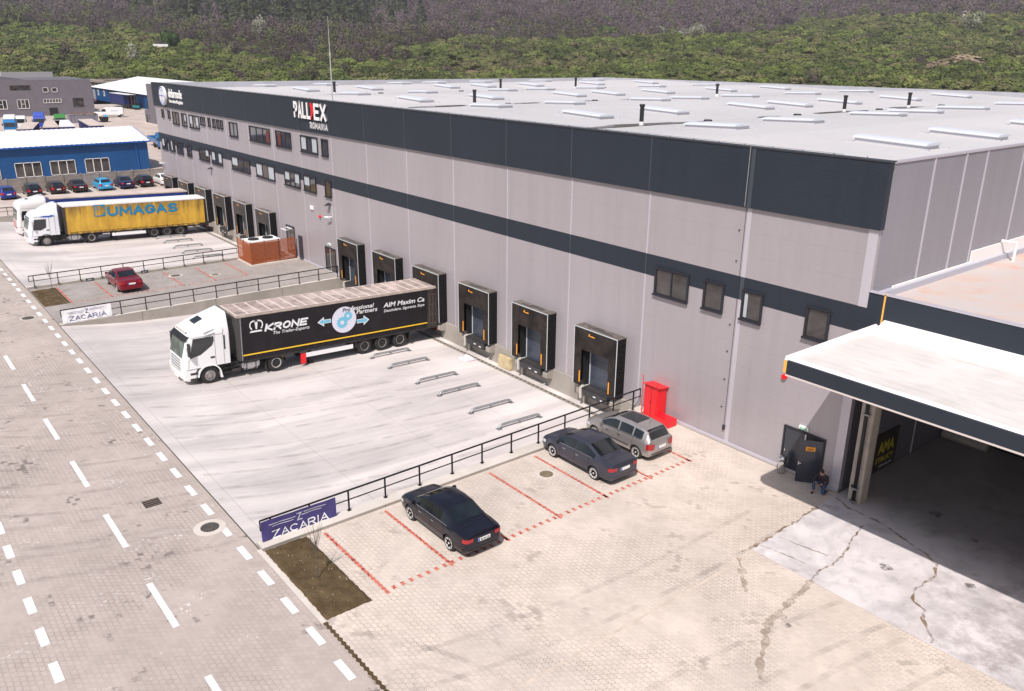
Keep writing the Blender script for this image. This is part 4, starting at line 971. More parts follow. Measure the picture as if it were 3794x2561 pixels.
bed('bare brown soil bed with scattered stones below the blue banner', -4.98, .42, -22.56, -20.75, 3)
bed('bare brown soil bed beyond the white banner on the terrace', -52.5, -47.0, -22.56, -20.7, 4)
def sapling(label, x, y, h, seed):
    rnd = random.Random(seed); t = thing('young_tree', label, 'tree', (x, y, .03))
    M_BARK = mat('bark', (.10, .085, .08), .8)
    G().tube([(0, 0, -.05), (.01, .01, h*.5), (-.01, .02, h*.62)], [.022, .016, .012], 6).build('trunk', M_BARK, t)
    g = G()
    for k in range(16):
        a = rnd.uniform(0, 6.28); z0 = h*rnd.uniform(.42, .66); l = h*rnd.uniform(.28, .5); dx, dy = math.cos(a)*l*.32, math.sin(a)*l*.32
        g.tube([(0, 0.01, z0), (dx*.6, dy*.6, z0+l*.5), (dx, dy, z0+l)], [.008, .006, .003], 4)
        g.tube([(dx*.5, dy*.5, z0+l*.45), (dx*.5+rnd.uniform(-.12, .12), dy*.5+rnd.uniform(-.12, .12), z0+l*.8)], [.004, .002], 4)
    g.build('crown', M_BARK, t)
sapling('leafless young tree in the soil bed below the blue banner', -2.02, -21.7, 2.3, 1)
sapling('leafless young tree in the soil bed near the red saloon', -50.3, -21.3, 2.6, 2)
# red hydrant cabinet
t = thing('fire_cabinet', 'bright red fire hose cabinet with a low box and thin standpipes by the wall', 'fire cabinet', (-4.9, -.75, 0))
G().box(0, 1.05, .05, .68, 0, 1.82).build('cabinet', M_RED, t, bevel=.01); G().prism([(-.06, 1.90), (.76, 1.80), (.76, 1.84), (-.06, 1.94)], 'x', -.06, 1.14).build('lid', M_RED, t)
G().box(.50, .515, .035, .05, .05, 1.78).box(.46, .49, .02, .05, .85, 1.0).build('door_seam', mat('dark_red', (.25, .01, .01), .5), t)
G().box(1.07, 2.10, -.25, .42, 0, .42).build('low_box', M_RED, t, bevel=.01)
for x, y, h in ((-.08, -.02, 2.35), (.95, -.02, 2.22)): G().tube([(x, y, 0), (x, y, h), (x-.10, y, h+.02)], .022, 6).build('standpipe', M_RED, t)
# chrome litter bin
t = thing('litter_bin', 'polished steel litter bin with ashtray top beside the open double door', 'bin', (3.80, -.45, 0))
G().lathe([(0, .13), (.02, .17), (.62, .17), (.66, .15)], (0, 0, 0), 'z', 20).build('body', M_CHROME, t, smooth=True); G().lathe([(.66, .10), (.72, .19), (.84, .19), (.90, .12), (.91, .02)], (0, 0, 0), 'z', 20).build('lid', M_CHROME, t, smooth=True)
# insulation slab against the dock wall and a plastic sheet
tag(G().box(-18.4, -17.1, -.42, -.17, -1.26, -.42).build('insulation_slab', mat('slab_yellow', (.62, .50, .30), .9, var=.3, scale=2), bevel=.02), 'yellowed insulation slab leaning on the dock wall between two dock doors', 'slab')
rnd = random.Random(5); g = G(); n = 9
g.add([(-21.3+.14*i+rnd.uniform(-.05, .05), -1.9+.12*j+rnd.uniform(-.04, .04), yz(-1.5)+.03+rnd.uniform(0, .22)*(0 < i < n-1 and 0 < j < n-1)) for j in range(n) for i in range(n)], [(j*n+i, j*n+i+1, (j+1)*n+i+1, (j+1)*n+i) for j in range(n-1) for i in range(n-1)])
tag(g.build('plastic_sheet', mat('thin_plastic', (.62, .58, .62), .25)), 'crumpled pale plastic sheet on the yard near the dock wall', 'plastic sheet')
# timber screen round a white chiller
t = thing('timber_screen', 'red-brown slatted timber screen enclosing the white chiller on the terrace', 'screen', (-53.2, -4.8, 0))
def slats(p, q, nm, gate=None):
    g = G(); (x0, y0), (x1, y1) = p, q; d = Vector((x1-x0, y1-y0, 0)); L_ = d.length; d.normalize(); n_ = Vector((-d.y, d.x, 0))*.012; rnd = random.Random(int(L_*100))
    for k in range(18):
        z = .14+k*.113; a = Vector((x0-t.location.x, y0-t.location.y, z)); b = a+d*L_; w = .072
        g.loft([[a-n_, a+n_, a+n_+Vector((0, 0, w)), a-n_+Vector((0, 0, w))], [b-n_, b+n_, b+n_+Vector((0, 0, w)), b-n_+Vector((0, 0, w))]])
    return g.build(nm, M_WOODF, t)
slats((-53.2, -4.75), (-49.9, -4.8), 'slat_panel'); slats((-49.9, -4.8), (-50.1, -2.0), 'slat_panel'); slats((-50.12, -1.9), (-50.3, -.25), 'gate')
for x, y in ((-53.2, -4.72), (-51.6, -4.74), (-49.93, -4.74), (-50.02, -3.4), (-50.14, -1.96), (-50.32, -.25)): G().box(x+53.2-.05, x+53.2+.03, y+4.8-.04, y+4.8+.04, 0, 2.2).build('post', mat('post_dark', (.05, .035, .03), .6), t)
G().box(-.2, 3.5, -.12, .06, 0, .12).box(3.2, 3.45, 0, 4.7, 0, .12).build('kerb', M_CAPC, t)
t = thing('chiller', 'white chiller unit with two dark roof fans inside the timber screen', 'chiller', (-53.0, -4.4, 0))
G().box(0, 1.9, 0, 3.0, .3, 1.80).build('housing', mat('chiller_dark', (.05, .05, .055), .6), t); G().box(-.05, 1.95, -.05, 3.05, 1.80, 1.98).build('top_panel', M_WHITE, t)
for y in (.8, 2.2): G().cyl((.95, y, 1.98), .50, .10, n=24).build('fan', M_BLACK, t)
# small dark notices on the terrace kerb
for k, y in enumerate((-17.9, -13.4)):
    o = tag(G().box(-53.13, -53.08, y-.30, y+.30, .02, .26).build('notice', mat('notice_dark', (.03, .03, .05), .5)), 'small dark notice plate on the terrace wall '+('left' if k == 0 else 'right')+' of the red saloon', 'notice')
    G().box(-53.078, -53.074, y-.2, y+.2, .10, .13).box(-53.078, -53.074, y-.15, y+.1, .18, .2).build('print', M_WHITE, o)

# ================================================================ CARS
def paint(name, col, metal=0.35, rough=.28):
    return mat('paint_'+name, col, rough, metal, coat=.35, spec=.4)
SED = dict(L=5.05, hw=.97, wb=(1.12, 4.03), top=[(0, .62), (.03, .98), (.10, 1.09), (.55, 1.13), (.85, 1.17), (1.75, 1.55), (2.3, 1.60), (2.9, 1.57), (3.45, 1.38), (3.95, 1.10), (4.6, .98), (4.93, .80), (5.05, .62)],
           belt=[(0, .58), (.03, .92), (.1, 1.02), (1.2, 1.06), (3.5, 1.0), (4.3, .92), (4.8, .80), (4.95, .70), (5.05, .58)],
           glass=(1.15, 3.72), bp=(2.42,), rw=(.95, 1.70), ws=(3.02, 3.92), lamp_h=(.80, .96))
HAT = dict(L=4.62, hw=.95, wb=(.85, 3.75), top=[(0, .62), (.04, .90), (.12, 1.14), (.38, 1.50), (.62, 1.60), (1.6, 1.66), (2.5, 1.62), (2.95, 1.45), (3.5, 1.12), (4.1, 1.0), (4.5, .82), (4.62, .62)],
           belt=[(0, .58), (.04, .86), (.12, 1.05), (1.0, 1.10), (3.1, 1.02), (3.9, .94), (4.4, .80), (4.62, .58)],
           glass=(.55, 3.35), bp=(1.15, 2.1), rw=(.13, .50), ws=(2.62, 3.45), lamp_h=(.70, 1.0))
WAG = dict(HAT, L=4.75, top=[(0, .62), (.04, .90), (.12, 1.14), (.30, 1.46), (.5, 1.56), (1.6, 1.62), (2.6, 1.58), (3.1, 1.42), (3.65, 1.10), (4.3, .98), (4.62, .82), (4.75, .62)], wb=(.95, 3.85), glass=(.42, 3.5), ws=(2.75, 3.6))
M_WELL = mat('wheel_well', (.008, .008, .008), .9)
M_RIM = mat('alloy', (.66, .65, .65), .35, .25)
M_LAMP = mat('tail_lamp', (.36, .008, .015), .15, spec=.8)
M_HEAD = mat('head_lamp', (.6, .62, .65), .1, spec=.8)
M_PLATE = mat('plate_white', (.75, .75, .72), .5)
M_EU = mat('plate_blue', (.02, .08, .5), .5)
def car(label, x, y, z=0.0, rz=PI, spec=SED, pm=None, trim=False, sunroof=False, plate='', spokes=7, rim=None, group='parked cars', detail=True, name='parked_car', rail=False):
    t = thing(name, label, 'car', (x, y, z), rz, group)
    S = spec; L_ = S['L']; hw = S['hw']; ox = -L_/2
    def wid(u): return hw*(interp([(0, .80), (.06, .90), (.25, .965), (.8, 1.0), (L_-1.0, 1.0), (L_-.35, .93), (L_-.1, .82), (L_, .70)], u))
    def ring(u):
        tp = interp(S['top'], u); bl = interp(S['belt'], u); w = wid(u); h = max(.02, tp-bl); k = clamp(h/.42)
        bot = interp([(0, .40), (.15, .27), (L_-.15, .25), (L_, .36)], u)
        rw = hw*.70*interp([(0, .96), (1.5, 1), (L_-1.5, 1), (L_, .96)], u)
        mz = lerp(bot, bl, .5)
        return [(w-.14, bot), (w-.04, bot+.06), (w-.005, lerp(bot, bl, .30)), (w, mz), (w-.012, lerp(bot, bl, .80)), (w-.05, bl), (lerp(w-.15, rw+.03, k), bl+h*lerp(.55, .86, k)), (lerp(w*.72, rw-.07, k), bl+h*lerp(.83, .965, k)), (lerp(w*.38, rw*.5, k), bl+h*.99), (0, tp)]
    us = sorted(set([0, .03, .08]+[i*L_/30 for i in range(1, 30)]+[L_-.12, L_-.04, L_]+[p[0] for p in S['top']]))
    us = [u for i, u in enumerate(us) if i == 0 or u-us[i-1] > .012]
    g = G(); rings = []
    for u in us:
        r = ring(u); rings.append([(u+ox, y_, z_) for y_, z_ in r]+[(u+ox, -y_, z_) for y_, z_ in r[-2::-1]])
    g.loft(rings); body = g.build('body', pm, t, auto=38)
    # wheel arches cut out
    R = .345; bz = R
    if detail:
        cg = G()
        for wx in S['wb']: cg.cyl((wx+ox, -1.3, bz), R+.055, 2.6, 'y', 28)
        co = cg.build('cutter', M_WELL); co.parent = None
        # only the outer parts are cut
        for v in co.data.vertices: pass
        g2 = G().box(ox+.30, ox+L_-.35, -hw+.27, hw-.27, .17, .60)
        md = body.modifiers.new('b', 'BOOLEAN'); md.object = co; md.operation = 'DIFFERENCE'; md.solver = 'EXACT'
        dg = bpy.context.evaluated_depsgraph_get(); co_b = Matrix(t.matrix_world)
        bpy.context.view_layer.update()
        body.parent = None; bpy.context.view_layer.update(); dg.update()
        me = bpy.data.meshes.new_from_object(body.evaluated_get(dg)); body.modifiers.clear(); body.data = me; body.parent = t
        bpy.data.objects.remove(co)
        g2.build('underbody', M_WELL, t)
    def patch(nm, f, nu, nv, m, par=body, solid=False):
        g = G(); vs = [f(i/nu, j/nv) for j in range(nv+1) for i in range(nu+1)]
        g.add(vs, [(j*(nu+1)+i, j*(nu+1)+i+1, (j+1)*(nu+1)+i+1, (j+1)*(nu+1)+i) for j in range(nv) for i in range(nu)])
        return g.build(nm, m, t, smooth=True)
    def sidept(u, f, sg, off):  # between belt and roof rail
        r = ring(u); a, b = r[5], r[6]; y_ = lerp(a[0], b[0], f)+off; z_ = lerp(a[1], b[1], f)+off*.4
        return (u+ox, sg*y_, z_)
    g0, g1 = S['glass']; cuts = [g0]+list(S['bp'])+[g1]
    for sg in (-1, 1):
        for a, b in zip(cuts, cuts[1:]):
            a_ = a+(.045 if a != g0 else 0); b_ = b-(.045 if b != g1 else 0)
            patch('side_window', lambda i, j, a_=a_, b_=b_, sg=sg: sidept(lerp(a_, b_, i), lerp(.10, .92, j), sg, .008), 10, 2, M_CGL)
    def toppt(u, v, off):
        r = ring(u); P = [r[6], r[7], r[8], r[9]]; s = abs(v); ys_ = [p[0] for p in P]
        y_ = s*(ys_[0]-.03); q = sorted(P, key=lambda p: p[0]); z_ = interp([(p[0], p[1]) for p in q], y_)
        return (u+ox, math.copysign(y_, v), z_+off)
    a, b = S['ws']; patch('windscreen', lambda i, j: toppt(lerp(a, b, i)-.0, lerp(-.97, .97, j), .014), 8, 10, M_CGL)
    a2, b2 = S['rw']; patch('rear_window', lambda i, j: toppt(lerp(a2, b2, i), lerp(-.90, .90, j), .014), 6, 10, M_CGL)
    if sunroof: patch('sunroof', lambda i, j: toppt(lerp(1.25, 2.45, i), lerp(-.72, .72, j), .010), 5, 8, M_CGL)
    lo, hi = S['lamp_h']
    for sg in (-1, 1):
        def tl(i, j, sg=sg):
            # wraps from the flank round the corner to the tail
            z_ = lerp(lo, hi, j)
            s = lerp(-.20, .27, i)
            if s < 0: u = -s; w = wid(u)+.004-(.02 if z_ > .9 else 0); return (u+ox, sg*w, z_)
            w = wid(0)+.02-s; bulge = interp(S['top'], 0); u = .0 if z_ < .86 else (.025)
            return (ox-.008+u*.3, sg*w, z_)
        patch('tail_lamp', tl, 8, 2, M_LAMP)
        def hl(i, j, sg=sg):
            u = L_-lerp(.50, .06, i); w = wid(u)+.006; return (u+ox, sg*w, lerp(.62, .78, j)-.06*i)
        patch('head_lamp', hl, 6, 2, M_HEAD)
    # bumper strip, plate, handles, mirrors
    pz = .80 if spec is SED else .74
    G().box(ox-.022, ox-.004, -.29, .29, pz-.07, pz+.07).build('number_plate', M_PLATE, t)
    G().box(ox-.026, ox-.020, .22, .29, pz-.07, pz+.07).build('plate_band', M_EU, t)
    if plate: text(plate, 'plate_text', (ox-.024, .18, pz-.04), (0, -1, 0), (0, 0, 1), .42, .08, M_BLACK, t, .003, .02)
    if detail:
        G().box(ox-.012, ox+.25, -wid(.0)+.06, wid(.0)-.06, .42, .50).build('bumper_strip', M_DTRIM if trim else pm, t, bevel=.01)
        for sg in (-1, 1):
            for u in (S['bp'][-1]+.72, S['bp'][0]-.18 if spec is SED else S['bp'][-1]-.1):
                r = ring(u); G().box(u+ox-.10, u+ox+.10, sg*(r[4][0]), sg*(r[4][0]+.03), r[4][1]-.03, r[4][1]+.01).build('door_handle', M_CHROME, t, bevel=.006)
            g = G(); us_ = [lerp(g0+.1, g1-.25, i/12) for i in range(13)]
            g.tube([sidept(u, .04, sg, .012) for u in us_], .012, 5); g.build('window_trim', M_CHROME if spec is SED else M_DTRIM, t)
            G().box(g1+ox-.22, g1+ox-.10, sg*(wid(g1)-.03), sg*(wid(g1)+.17), 1.04, 1.20).build('mirror', pm, t, bevel=.03)
            # door shut lines
            g = G()
            for u in (S['bp'][-1], S['bp'][-1]+1.05, S['bp'][0]-.95 if spec is SED else S['bp'][-1]-1.0):
                P = [(u+ox+ (.0), sg*(ring(u)[k][0]+.003), ring(u)[k][1]) for k in (2, 3, 4, 5)]; g.tube(P, .007, 4)
            g.build('door_gap', M_BLACK, t)
            if trim:
                g = G(); g.tube([(u+ox, sg*(wid(u)+.006), .55) for u in (S['wb'][0]+.5, 2.2, S['wb'][1]-.5)], .03, 5); g.build('rubbing_strip', M_DTRIM, t)
        G().tube([(ox+.9, 0, interp(S['top'], .9)+.0), (ox+.75, 0, interp(S['top'], .9)+.22)], .008, 4).build('aerial', M_BLACK, t) if spec is not SED else None
        # tailgate seam and badge
        g = G(); u = .55 if spec is SED else .10
        g.tube([toppt(.60 if spec is SED else .14, v/6, .004) for v in range(-6, 7)], .006, 4); g.build('boot_gap', M_BLACK, t)
    if rail:
        for sg in (-1, 1): G().tube([(u+ox, sg*.62, interp(S['top'], u)+.03) for u in (.7, 1.4, 2.4)], .02, 6).build('roof_rail', M_DTRIM, t)
    # wheels
    for wx in S['wb']:
        for sg in (-1, 1):
            c = (wx+ox, sg*(hw-.235), R)
            w = G().lathe([(0, .21), (.0, R-.02), (.03, R), (.17, R), (.20, R-.025), (.205, .235), (.19, .225)], c, 'y', 26, sg).build('wheel', M_RUB, t, smooth=False)
            if detail:
                r_ = G().lathe([(.14, .01), (.145, .225), (.20, .235), (.205, .215), (.165, .205)], c, 'y', 26, sg)
                r_.build('rim_well', mat('rim_shadow', (.32, .31, .31), .5, .3), w)
                r_ = G()
                for k in range(spokes):
                    a_ = 2*PI*k/spokes; d_ = Vector((math.cos(a_), 0, math.sin(a_))); n_ = Vector((-math.sin(a_), 0, math.cos(a_)))
                    cc = Vector(c)+Vector((0, sg*.185, 0)); p0 = cc+d_*.03; p1 = cc+d_*.222+Vector((0, sg*.008, 0))
                    r_.loft([[p0-n_*.032, p0+n_*.032, p0+n_*.032-Vector((0, sg*.03, 0)), p0-n_*.026-Vector((0, sg*.03, 0))], [p1-n_*.040, p1+n_*.040, p1+n_*.04-Vector((0, sg*.03, 0)), p1-n_*.04-Vector((0, sg*.03, 0))]])
                r_.lathe([(.17, .05), (.205, .05), (.21, .02)], c, 'y', 14, sg); r_.lathe([(.185, .218), (.212, .224), (.212, .245), (.19, .245)], c, 'y', 26, sg)
                r_.build('rim', rim or M_RIM, w)
            else:
                G().lathe([(.15, .01), (.208, .02), (.208, .20), (.19, .22)], c, 'y', 14, sg).build('rim', M_RIM, w)
    return t
P_BLK = paint('black', (.010, .010, .018), .2, .22); P_GRB = paint('slate', (.060, .062, .085), .5, .28); P_SIL = paint('silver', (.40, .37, .36), .6, .32)
P_RED = paint('red', (.24, .008, .022), .4, .25); P_BLU = paint('blue', (.012, .04, .26), .3, .3); P_DBL = paint('darkblue', (.012, .016, .07), .3, .28); P_DRD = paint('dark', (.028, .012, .016), .2, .3)
P_LBL = paint('cyan', (.03, .36, .68), .1, .35); P_WHT = paint('white', (.75, .74, .73), 0, .35)
car('black saloon with bright alloy wheels in the stall nearest the blue banner', -1.93, -15.78, spec=SED, pm=P_BLK, plate='SB 90 CSI')
car('slate grey-blue saloon parked beside the silver hatchback', -2.62, -7.12, spec=SED, pm=P_GRB, plate='', spokes=9)
car('silver five-door hatchback with dark sunroof nearest the red fire cabinet', -2.98, -3.98, spec=HAT, pm=P_SIL, trim=True, sunroof=True, plate='', spokes=8)
car('dark red saloon alone on the middle terrace', -49.6, -16.02, spec=SED, pm=P_RED, plate='', spokes=8)
for k, (y, sp, pm, lb, dx) in enumerate([(-16.2, HAT, P_BLU, 'bright blue hatchback at the left end of the row by the concrete fence', .8), (-13.0, HAT, P_BLK, 'black hatchback beside the bright blue car in the fence row', 0),
        (-10.1, HAT, P_DRD, 'dark hatchback third from the left by the concrete fence', -.2), (-7.3, SED, P_DRD, 'dark saloon left of the light blue estate by the fence', -.3), (-4.1, WAG, P_LBL, 'light blue estate car with roof rails by the fence', 0),
        (-1.25, SED, P_DBL, 'dark navy saloon between the light blue estate and a black hatchback', .1), (1.45, HAT, P_BLK, 'black hatchback between the navy saloon and the white saloon', .1), (4.3, SED, P_WHT, 'white saloon at the right end of the fence row by the warehouse', .2)]):
    car(lb, -105.6+dx, y, .0, PI, sp, pm, group='cars parked along the concrete fence', detail=False, rail=(pm is P_LBL))

# ================================================================ LORRIES
M_CHAS = mat('chassis', (.030, .026, .025), .7, var=.3, scale=3)
M_TANK = mat('tank_alu', (.50, .49, .50), .32, .7)
M_LAMPW = mat('lamp_clear', (.7, .68, .62), .12, spec=.8)
def fbox(g, pts_x, y0, y1): return g.prism(pts_x, 'y', y0, y1)
def lorry(label, x, cab, style, curtain, roofm, y0=-17.45, z0=-.66, tilt=-2.05, decor=None, ribs=True, top=4.08, stripe=None, straps=False, guard=M_WHITE, rear=-16.75, trailer=True, name='articulated_lorry', group='articulated lorries at the docks', rz=-PI/2, yc=None):
    t = thing(name, label, 'lorry', (x, y0, z0), rz, group, ry=R_(tilt)); T = trailer
    W = 1.37
    # ---- cab shell
    if style == 'A':
        XF = [(1.15, 1.58), (1.9, 1.53), (2.9, 1.28), (3.15, 1.18), (3.35, .98), (3.6, .55), (3.8, .12), (4.0, -.35), (4.2, -.85), (4.32, -1.15)]
        WD = [(1.15, W), (3.15, W), (3.45, W-.06), (3.7, W-.14), (4.0, W-.34), (4.32, W-.50)]
        XR_ = [(1.15, -1.35), (3.7, -1.35), (4.32, -1.42)]
        win = [(1.14, 1.82), (.48, 1.98), (-.26, 2.48), (-.38, 2.78), (-.36, 3.05), (.88, 3.05)]; ws = (1.86, 2.98)
    elif style == 'B':
        XF = [(1.15, 1.60), (1.9, 1.55), (2.75, 1.34), (3.0, 1.26), (3.35, 1.06), (3.45, .80), (3.55, .35), (3.8, .0), (4.05, -.45), (4.22, -.95), (4.3, -1.2)]
        WD = [(1.15, W), (3.3, W-.02), (3.5, W-.16), (3.8, W-.26), (4.3, W-.42)]
        XR_ = [(1.15, -1.35), (3.5, -1.35), (4.3, -1.45)]
        win = [(1.12, 1.78), (.42, 1.72), (-.10, 2.0), (-.16, 2.85), (.92, 2.85)]; ws = (1.80, 2.80)
    else:
        XF = [(1.15, 1.62), (1.9, 1.58), (2.85, 1.45), (3.05, 1.50), (3.4, 1.42), (3.7, 1.20), (3.85, .80), (3.95, .2), (4.1, -.4), (4.25, -.9)]
        WD = [(1.15, W), (3.6, W-.02), (3.85, W-.14), (4.25, W-.35)]
        XR_ = [(1.15, -1.35), (4.25, -1.42)]
        win = [(1.16, 1.85), (.5, 1.90), (-.2, 2.2), (-.2, 2.85), (1.0, 2.85)]; ws = (1.85, 2.85)
    def ring(z, e=0.0):
        xf, w, xr = interp(XF, z)+e, interp(WD, z)+e, interp(XR_, z)-e; rf, rr = .34, .07; P = []
        for k in range(9): a = PI/2*k/8; P.append((xf-rf+rf*math.cos(a), w-rf+rf*math.sin(a), z))
        for k in range(4): a = PI/2+PI/2*k/3; P.append((xr+rr+rr*math.cos(a), w-rr+rr*math.sin(a), z))
        for k in range(4): a = PI+PI/2*k/3; P.append((xr+rr+rr*math.cos(a), -w+rr+rr*math.sin(a), z))
        for k in range(9): a = 1.5*PI+PI/2*k/8; P.append((xf-rf+rf*math.cos(a), -w+rf+rf*math.sin(a), z))
        return P
    zs = sorted(set([1.15, 1.3, 1.6, 1.9, 2.2, 2.5, 2.8, 3.0, 3.15]+[p[0] for p in XF]+[3.45, 3.7, 3.9, 4.1]))
    g = G().loft([ring(z) for z in zs]); body = g.build('cab', cab, t, auto=40)
    def fx(z, y_, off=0):
        xf, w = interp(XF, z), interp(WD, z); r = .34; a = abs(y_)-(w-r)
        return (xf if a <= 0 else xf-r+math.sqrt(max(0, r*r-a*a)))+off
    # lower front, bumper, steps, wheel arch
    G().prism([(1.60, 1.18), (1.60, .55), (1.45, .34), (.74, .34), (.74, .95), (.66, 1.18)], 'y', -W+.01, W-.01).build('bumper', cab, t, bevel=.10, seg=3)
    for sg in (-1, 1):
        G().box(.74, 1.20, sg*(W-.10), sg*(W+.015), .40, .55).box(.74, 1.18, sg*(W-.10), sg*(W+.015), .78, .90).build('step', M_CHAS, t)
        g = G(); n = 12; rings = []
        for k in range(n+1):
            a = PI*k/n; c_, s_ = math.cos(a), math.sin(a)
            rings.append([(c_*.66, sg*(W-.40), .55+s_*.66), (c_*.66, sg*(W+.03), .55+s_*.66), (c_*.74, sg*(W+.03), .55+s_*.74), (c_*.74, sg*(W-.40), .55+s_*.74)])
        g.loft(rings); g.prism([(-.74, .55), (-.66, .55), (-.66, .30), (-.80, .30)], 'y', sg*(W-.4), sg*(W+.03)); g.build('wheel_arch', cab if style == 'A' else M_CHAS, t)
        G().prism([(p[0], p[1]) for p in win], 'y', sg*(W-.005), sg*(W+.010)).build('side_window', M_CGL, t)
        g = G(); g.tube([(win[0][0]+.06, sg*(W+.006), 1.78), (1.26, sg*(W+.006), 1.2)], .009, 4).tube([(-.42, sg*(W+.006), 3.1), (-.42, sg*(W+.006), 1.2)], .009, 4).tube([(-.95, sg*(W+.006), 3.5), (-.95, sg*(W+.006), 1.2)], .009, 4).tube([(-.95, sg*(W+.004), 3.12), (1.1, sg*(W+.004), 3.12)], .008, 4); g.build('panel_gap', M_DTRIM, t)
        G().box(-.36, -.10, sg*(W-.02), sg*(W+.02), 1.66, 1.76).build('door_handle', M_BLACK, t)
        if style == 'A': G().box(-1.06, -.98, sg*(W-.02), sg*(W+.012), 2.1, 3.0).build('air_slot', M_BLACK, t)
        G().box(1.16, 1.30, sg*(W+.10), sg*(W+.34), 2.05, 2.85).tube([(1.1, sg*(W-.05), 2.8), (1.2, sg*(W+.2), 2.85)], .02, 5).build('mirror', M_DTRIM if style == 'A' else cab, t, bevel=.03)
        # front lamps
        G().prism([(1.50, .62), (1.615, .62), (1.615, .86), (1.50, .86)], 'y', sg*.80, sg*1.22).build('head_lamp', M_LAMPW, t, bevel=.02)
    g = G(); n, mrow = 12, 4
    vs = [(fx(lerp(ws[0], ws[1], j/mrow), lerp(-1.31, 1.31, i/n), .012), lerp(-1.31, 1.31, i/n), lerp(ws[0], ws[1], j/mrow)) for j in range(mrow+1) for i in range(n+1)]
    g.add(vs, [(j*(n+1)+i, j*(n+1)+i+1, (j+1)*(n+1)+i+1, (j+1)*(n+1)+i) for j in range(mrow) for i in range(n)]); g.build('windscreen', M_CGG, t)
    for k in range(5 if style != 'B' else 3):
        z = .98+k*.17; g = G(); P = [(fx(z, y_, .016), y_, z) for y_ in (-.85, -.4, 0, .4, .85)]; g.tube(P, .022 if style != 'C' else .03, 4); g.build('grille_bar', M_DTRIM if style != 'C' else mat('stripe_red', (.35, .05, .05), .5), t)
    G().box(1.58, 1.625, -.35, .35, .42, .52).build('number_plate', M_PLATE, t)
    if style == 'A':
        g = G(); zz = [2.92, 3.06, 3.2]
        vs = [(fx(z, y_, .03+.12*(z < 3.15)), y_, z) for z in zz for y_ in [lerp(-1.30, 1.30, i/10) for i in range(11)]]
        g.add(vs, [(j*11+i, j*11+i+1, (j+1)*11+i+1, (j+1)*11+i) for j in range(2) for i in range(10)]); g.build('sun_visor', M_BLACK, t)
        g = G().tube([(fx(3.3, y_, .08), y_, 3.36) for y_ in (-.9, -.5, 0, .5, .9)], .03, 6); lb = g.build('lamp_bar', M_CHROME, t)
        for y_ in (-.75, -.38, 0, .38, .75): G().cyl((1.06, y_, 3.38), .10, .10, 'x', 12).build('spot_lamp', M_LAMPW, lb)
        G().loft([[(.42, -.45, 3.66), (.42, .35, 3.66), (.42, .35, 3.735), (.42, -.45, 3.735)], [(-.10, -.45, 3.88), (-.10, .35, 3.88), (-.10, .35, 3.955), (-.10, -.45, 3.955)]]).build('roof_hatch', M_CGL, t)
        for sg in (-1, 1): G().tube([(.25, sg*(W+.03), 3.32), (-.45, sg*(W-.06), 3.45)], .02, 5).tube([(.25, sg*(W+.05), 3.12), (-.45, sg*(W+.02), 3.25)], .02, 5).build('side_bar', M_CHROME, t)
        G().tube([(.35, .35, 3.7), (.30, .35, 3.95)], .015, 4).build('aerial', M_BLACK, t)
    if style == 'B':
        G().prism([(-.55, 3.02), (.45, 3.05), (-.1, 3.12), (.35, 3.2), (-.5, 3.17), (-.75, 3.26), (-1.0, 3.1)], 'y', W+.001, W+.006).build('side_graphic', mat('graphic_blue', (.03, .10, .5), .4), t)
        G().box(1.2, 1.35, -.9, .9, 2.86, 2.98).build('sun_visor', M_DTRIM, t, bevel=.02)
    if style == 'C': G().box(-.2, .35, -.35, .35, 3.93, 3.98).build('roof_hatch', M_CGL, t); G().box(1.50, 1.56, -1.2, 1.2, 2.93, 3.02).build('sun_visor', M_DTRIM, t)
    # ---- chassis
    rails = G().box(-5.6, .9, -.45, -.28, .62, .98).box(-5.6, .9, .28, .45, .62, .98).box(-1.3, 1.2, -1.0, 1.0, .5, 1.2)
    rails.build('tractor_chassis', M_CHAS, t)
    for sg in (-1, 1):
        G().box(-3.25, -2.10, sg*.70, sg*1.30, .42, 1.02).build('fuel_tank', M_TANK, t, bevel=.14, seg=4) 
        g = G()
        for u in (-2.35, -2.95): g.box(u-.03, u+.03, sg*.69, sg*1.315, .40, 1.035)
        g.build('tank_strap', M_DTRIM, t)
        G().cyl((-2.0, sg*1.05, .48), .16, .55, 'x', 12).box(-1.95, -.95, sg*.8, sg*1.2, .45, .50).box(-1.95, -.95, sg*.8, sg*1.2, .78, .82).box(-1.95, -1.35, sg*.7, sg*1.05, .5, 1.05).build('battery_rack', M_CHAS, t)
        # rear tractor mudguard
        g = G(); rings = []
        for k in range(13):
            a = PI*k/12; c_, s_ = math.cos(a), math.sin(a); rings.append([(-4.30+c_*.66, sg*.72, .55+s_*.64), (-4.30+c_*.66, sg*1.34, .55+s_*.64), (-4.30+c_*.70, sg*1.34, .55+s_*.68), (-4.30+c_*.70, sg*.72, .55+s_*.68)])
        g.loft(rings); g.box(-3.66, -3.58, sg*.8, sg*1.34, .2, .7); g.build('mudguard', M_CHAS, t)
    def wheel(u, sg, rim, front=False):
        c = (u, sg*(W-.36), .55)
        w = G().lathe([(0, .30), (0, .50), (.04, .55), (.28, .55), (.33, .51), (.33, .34), (.30, .31)], c, 'y', 30, sg).build('wheel', M_RUB, t)
        r_ = G().lathe([(.10, .02), (.14, .30), (.30, .325), (.335, .33), (.335, .30), (.20, .26)] if not front else [(.1, .02), (.29, .31), (.335, .33), (.335, .30), (.31, .24)], c, 'y', 26, sg).lathe([(.12, .15), (.25 if not front else .40, .13), (.30 if not front else .43, .04)], c, 'y', 16, sg)
        if front: r_.lathe([(.30, .25), (.34, .22), (.33, .02)], c, 'y', 20, sg)
        r_.build('rim', rim, w)
        n_ = G()
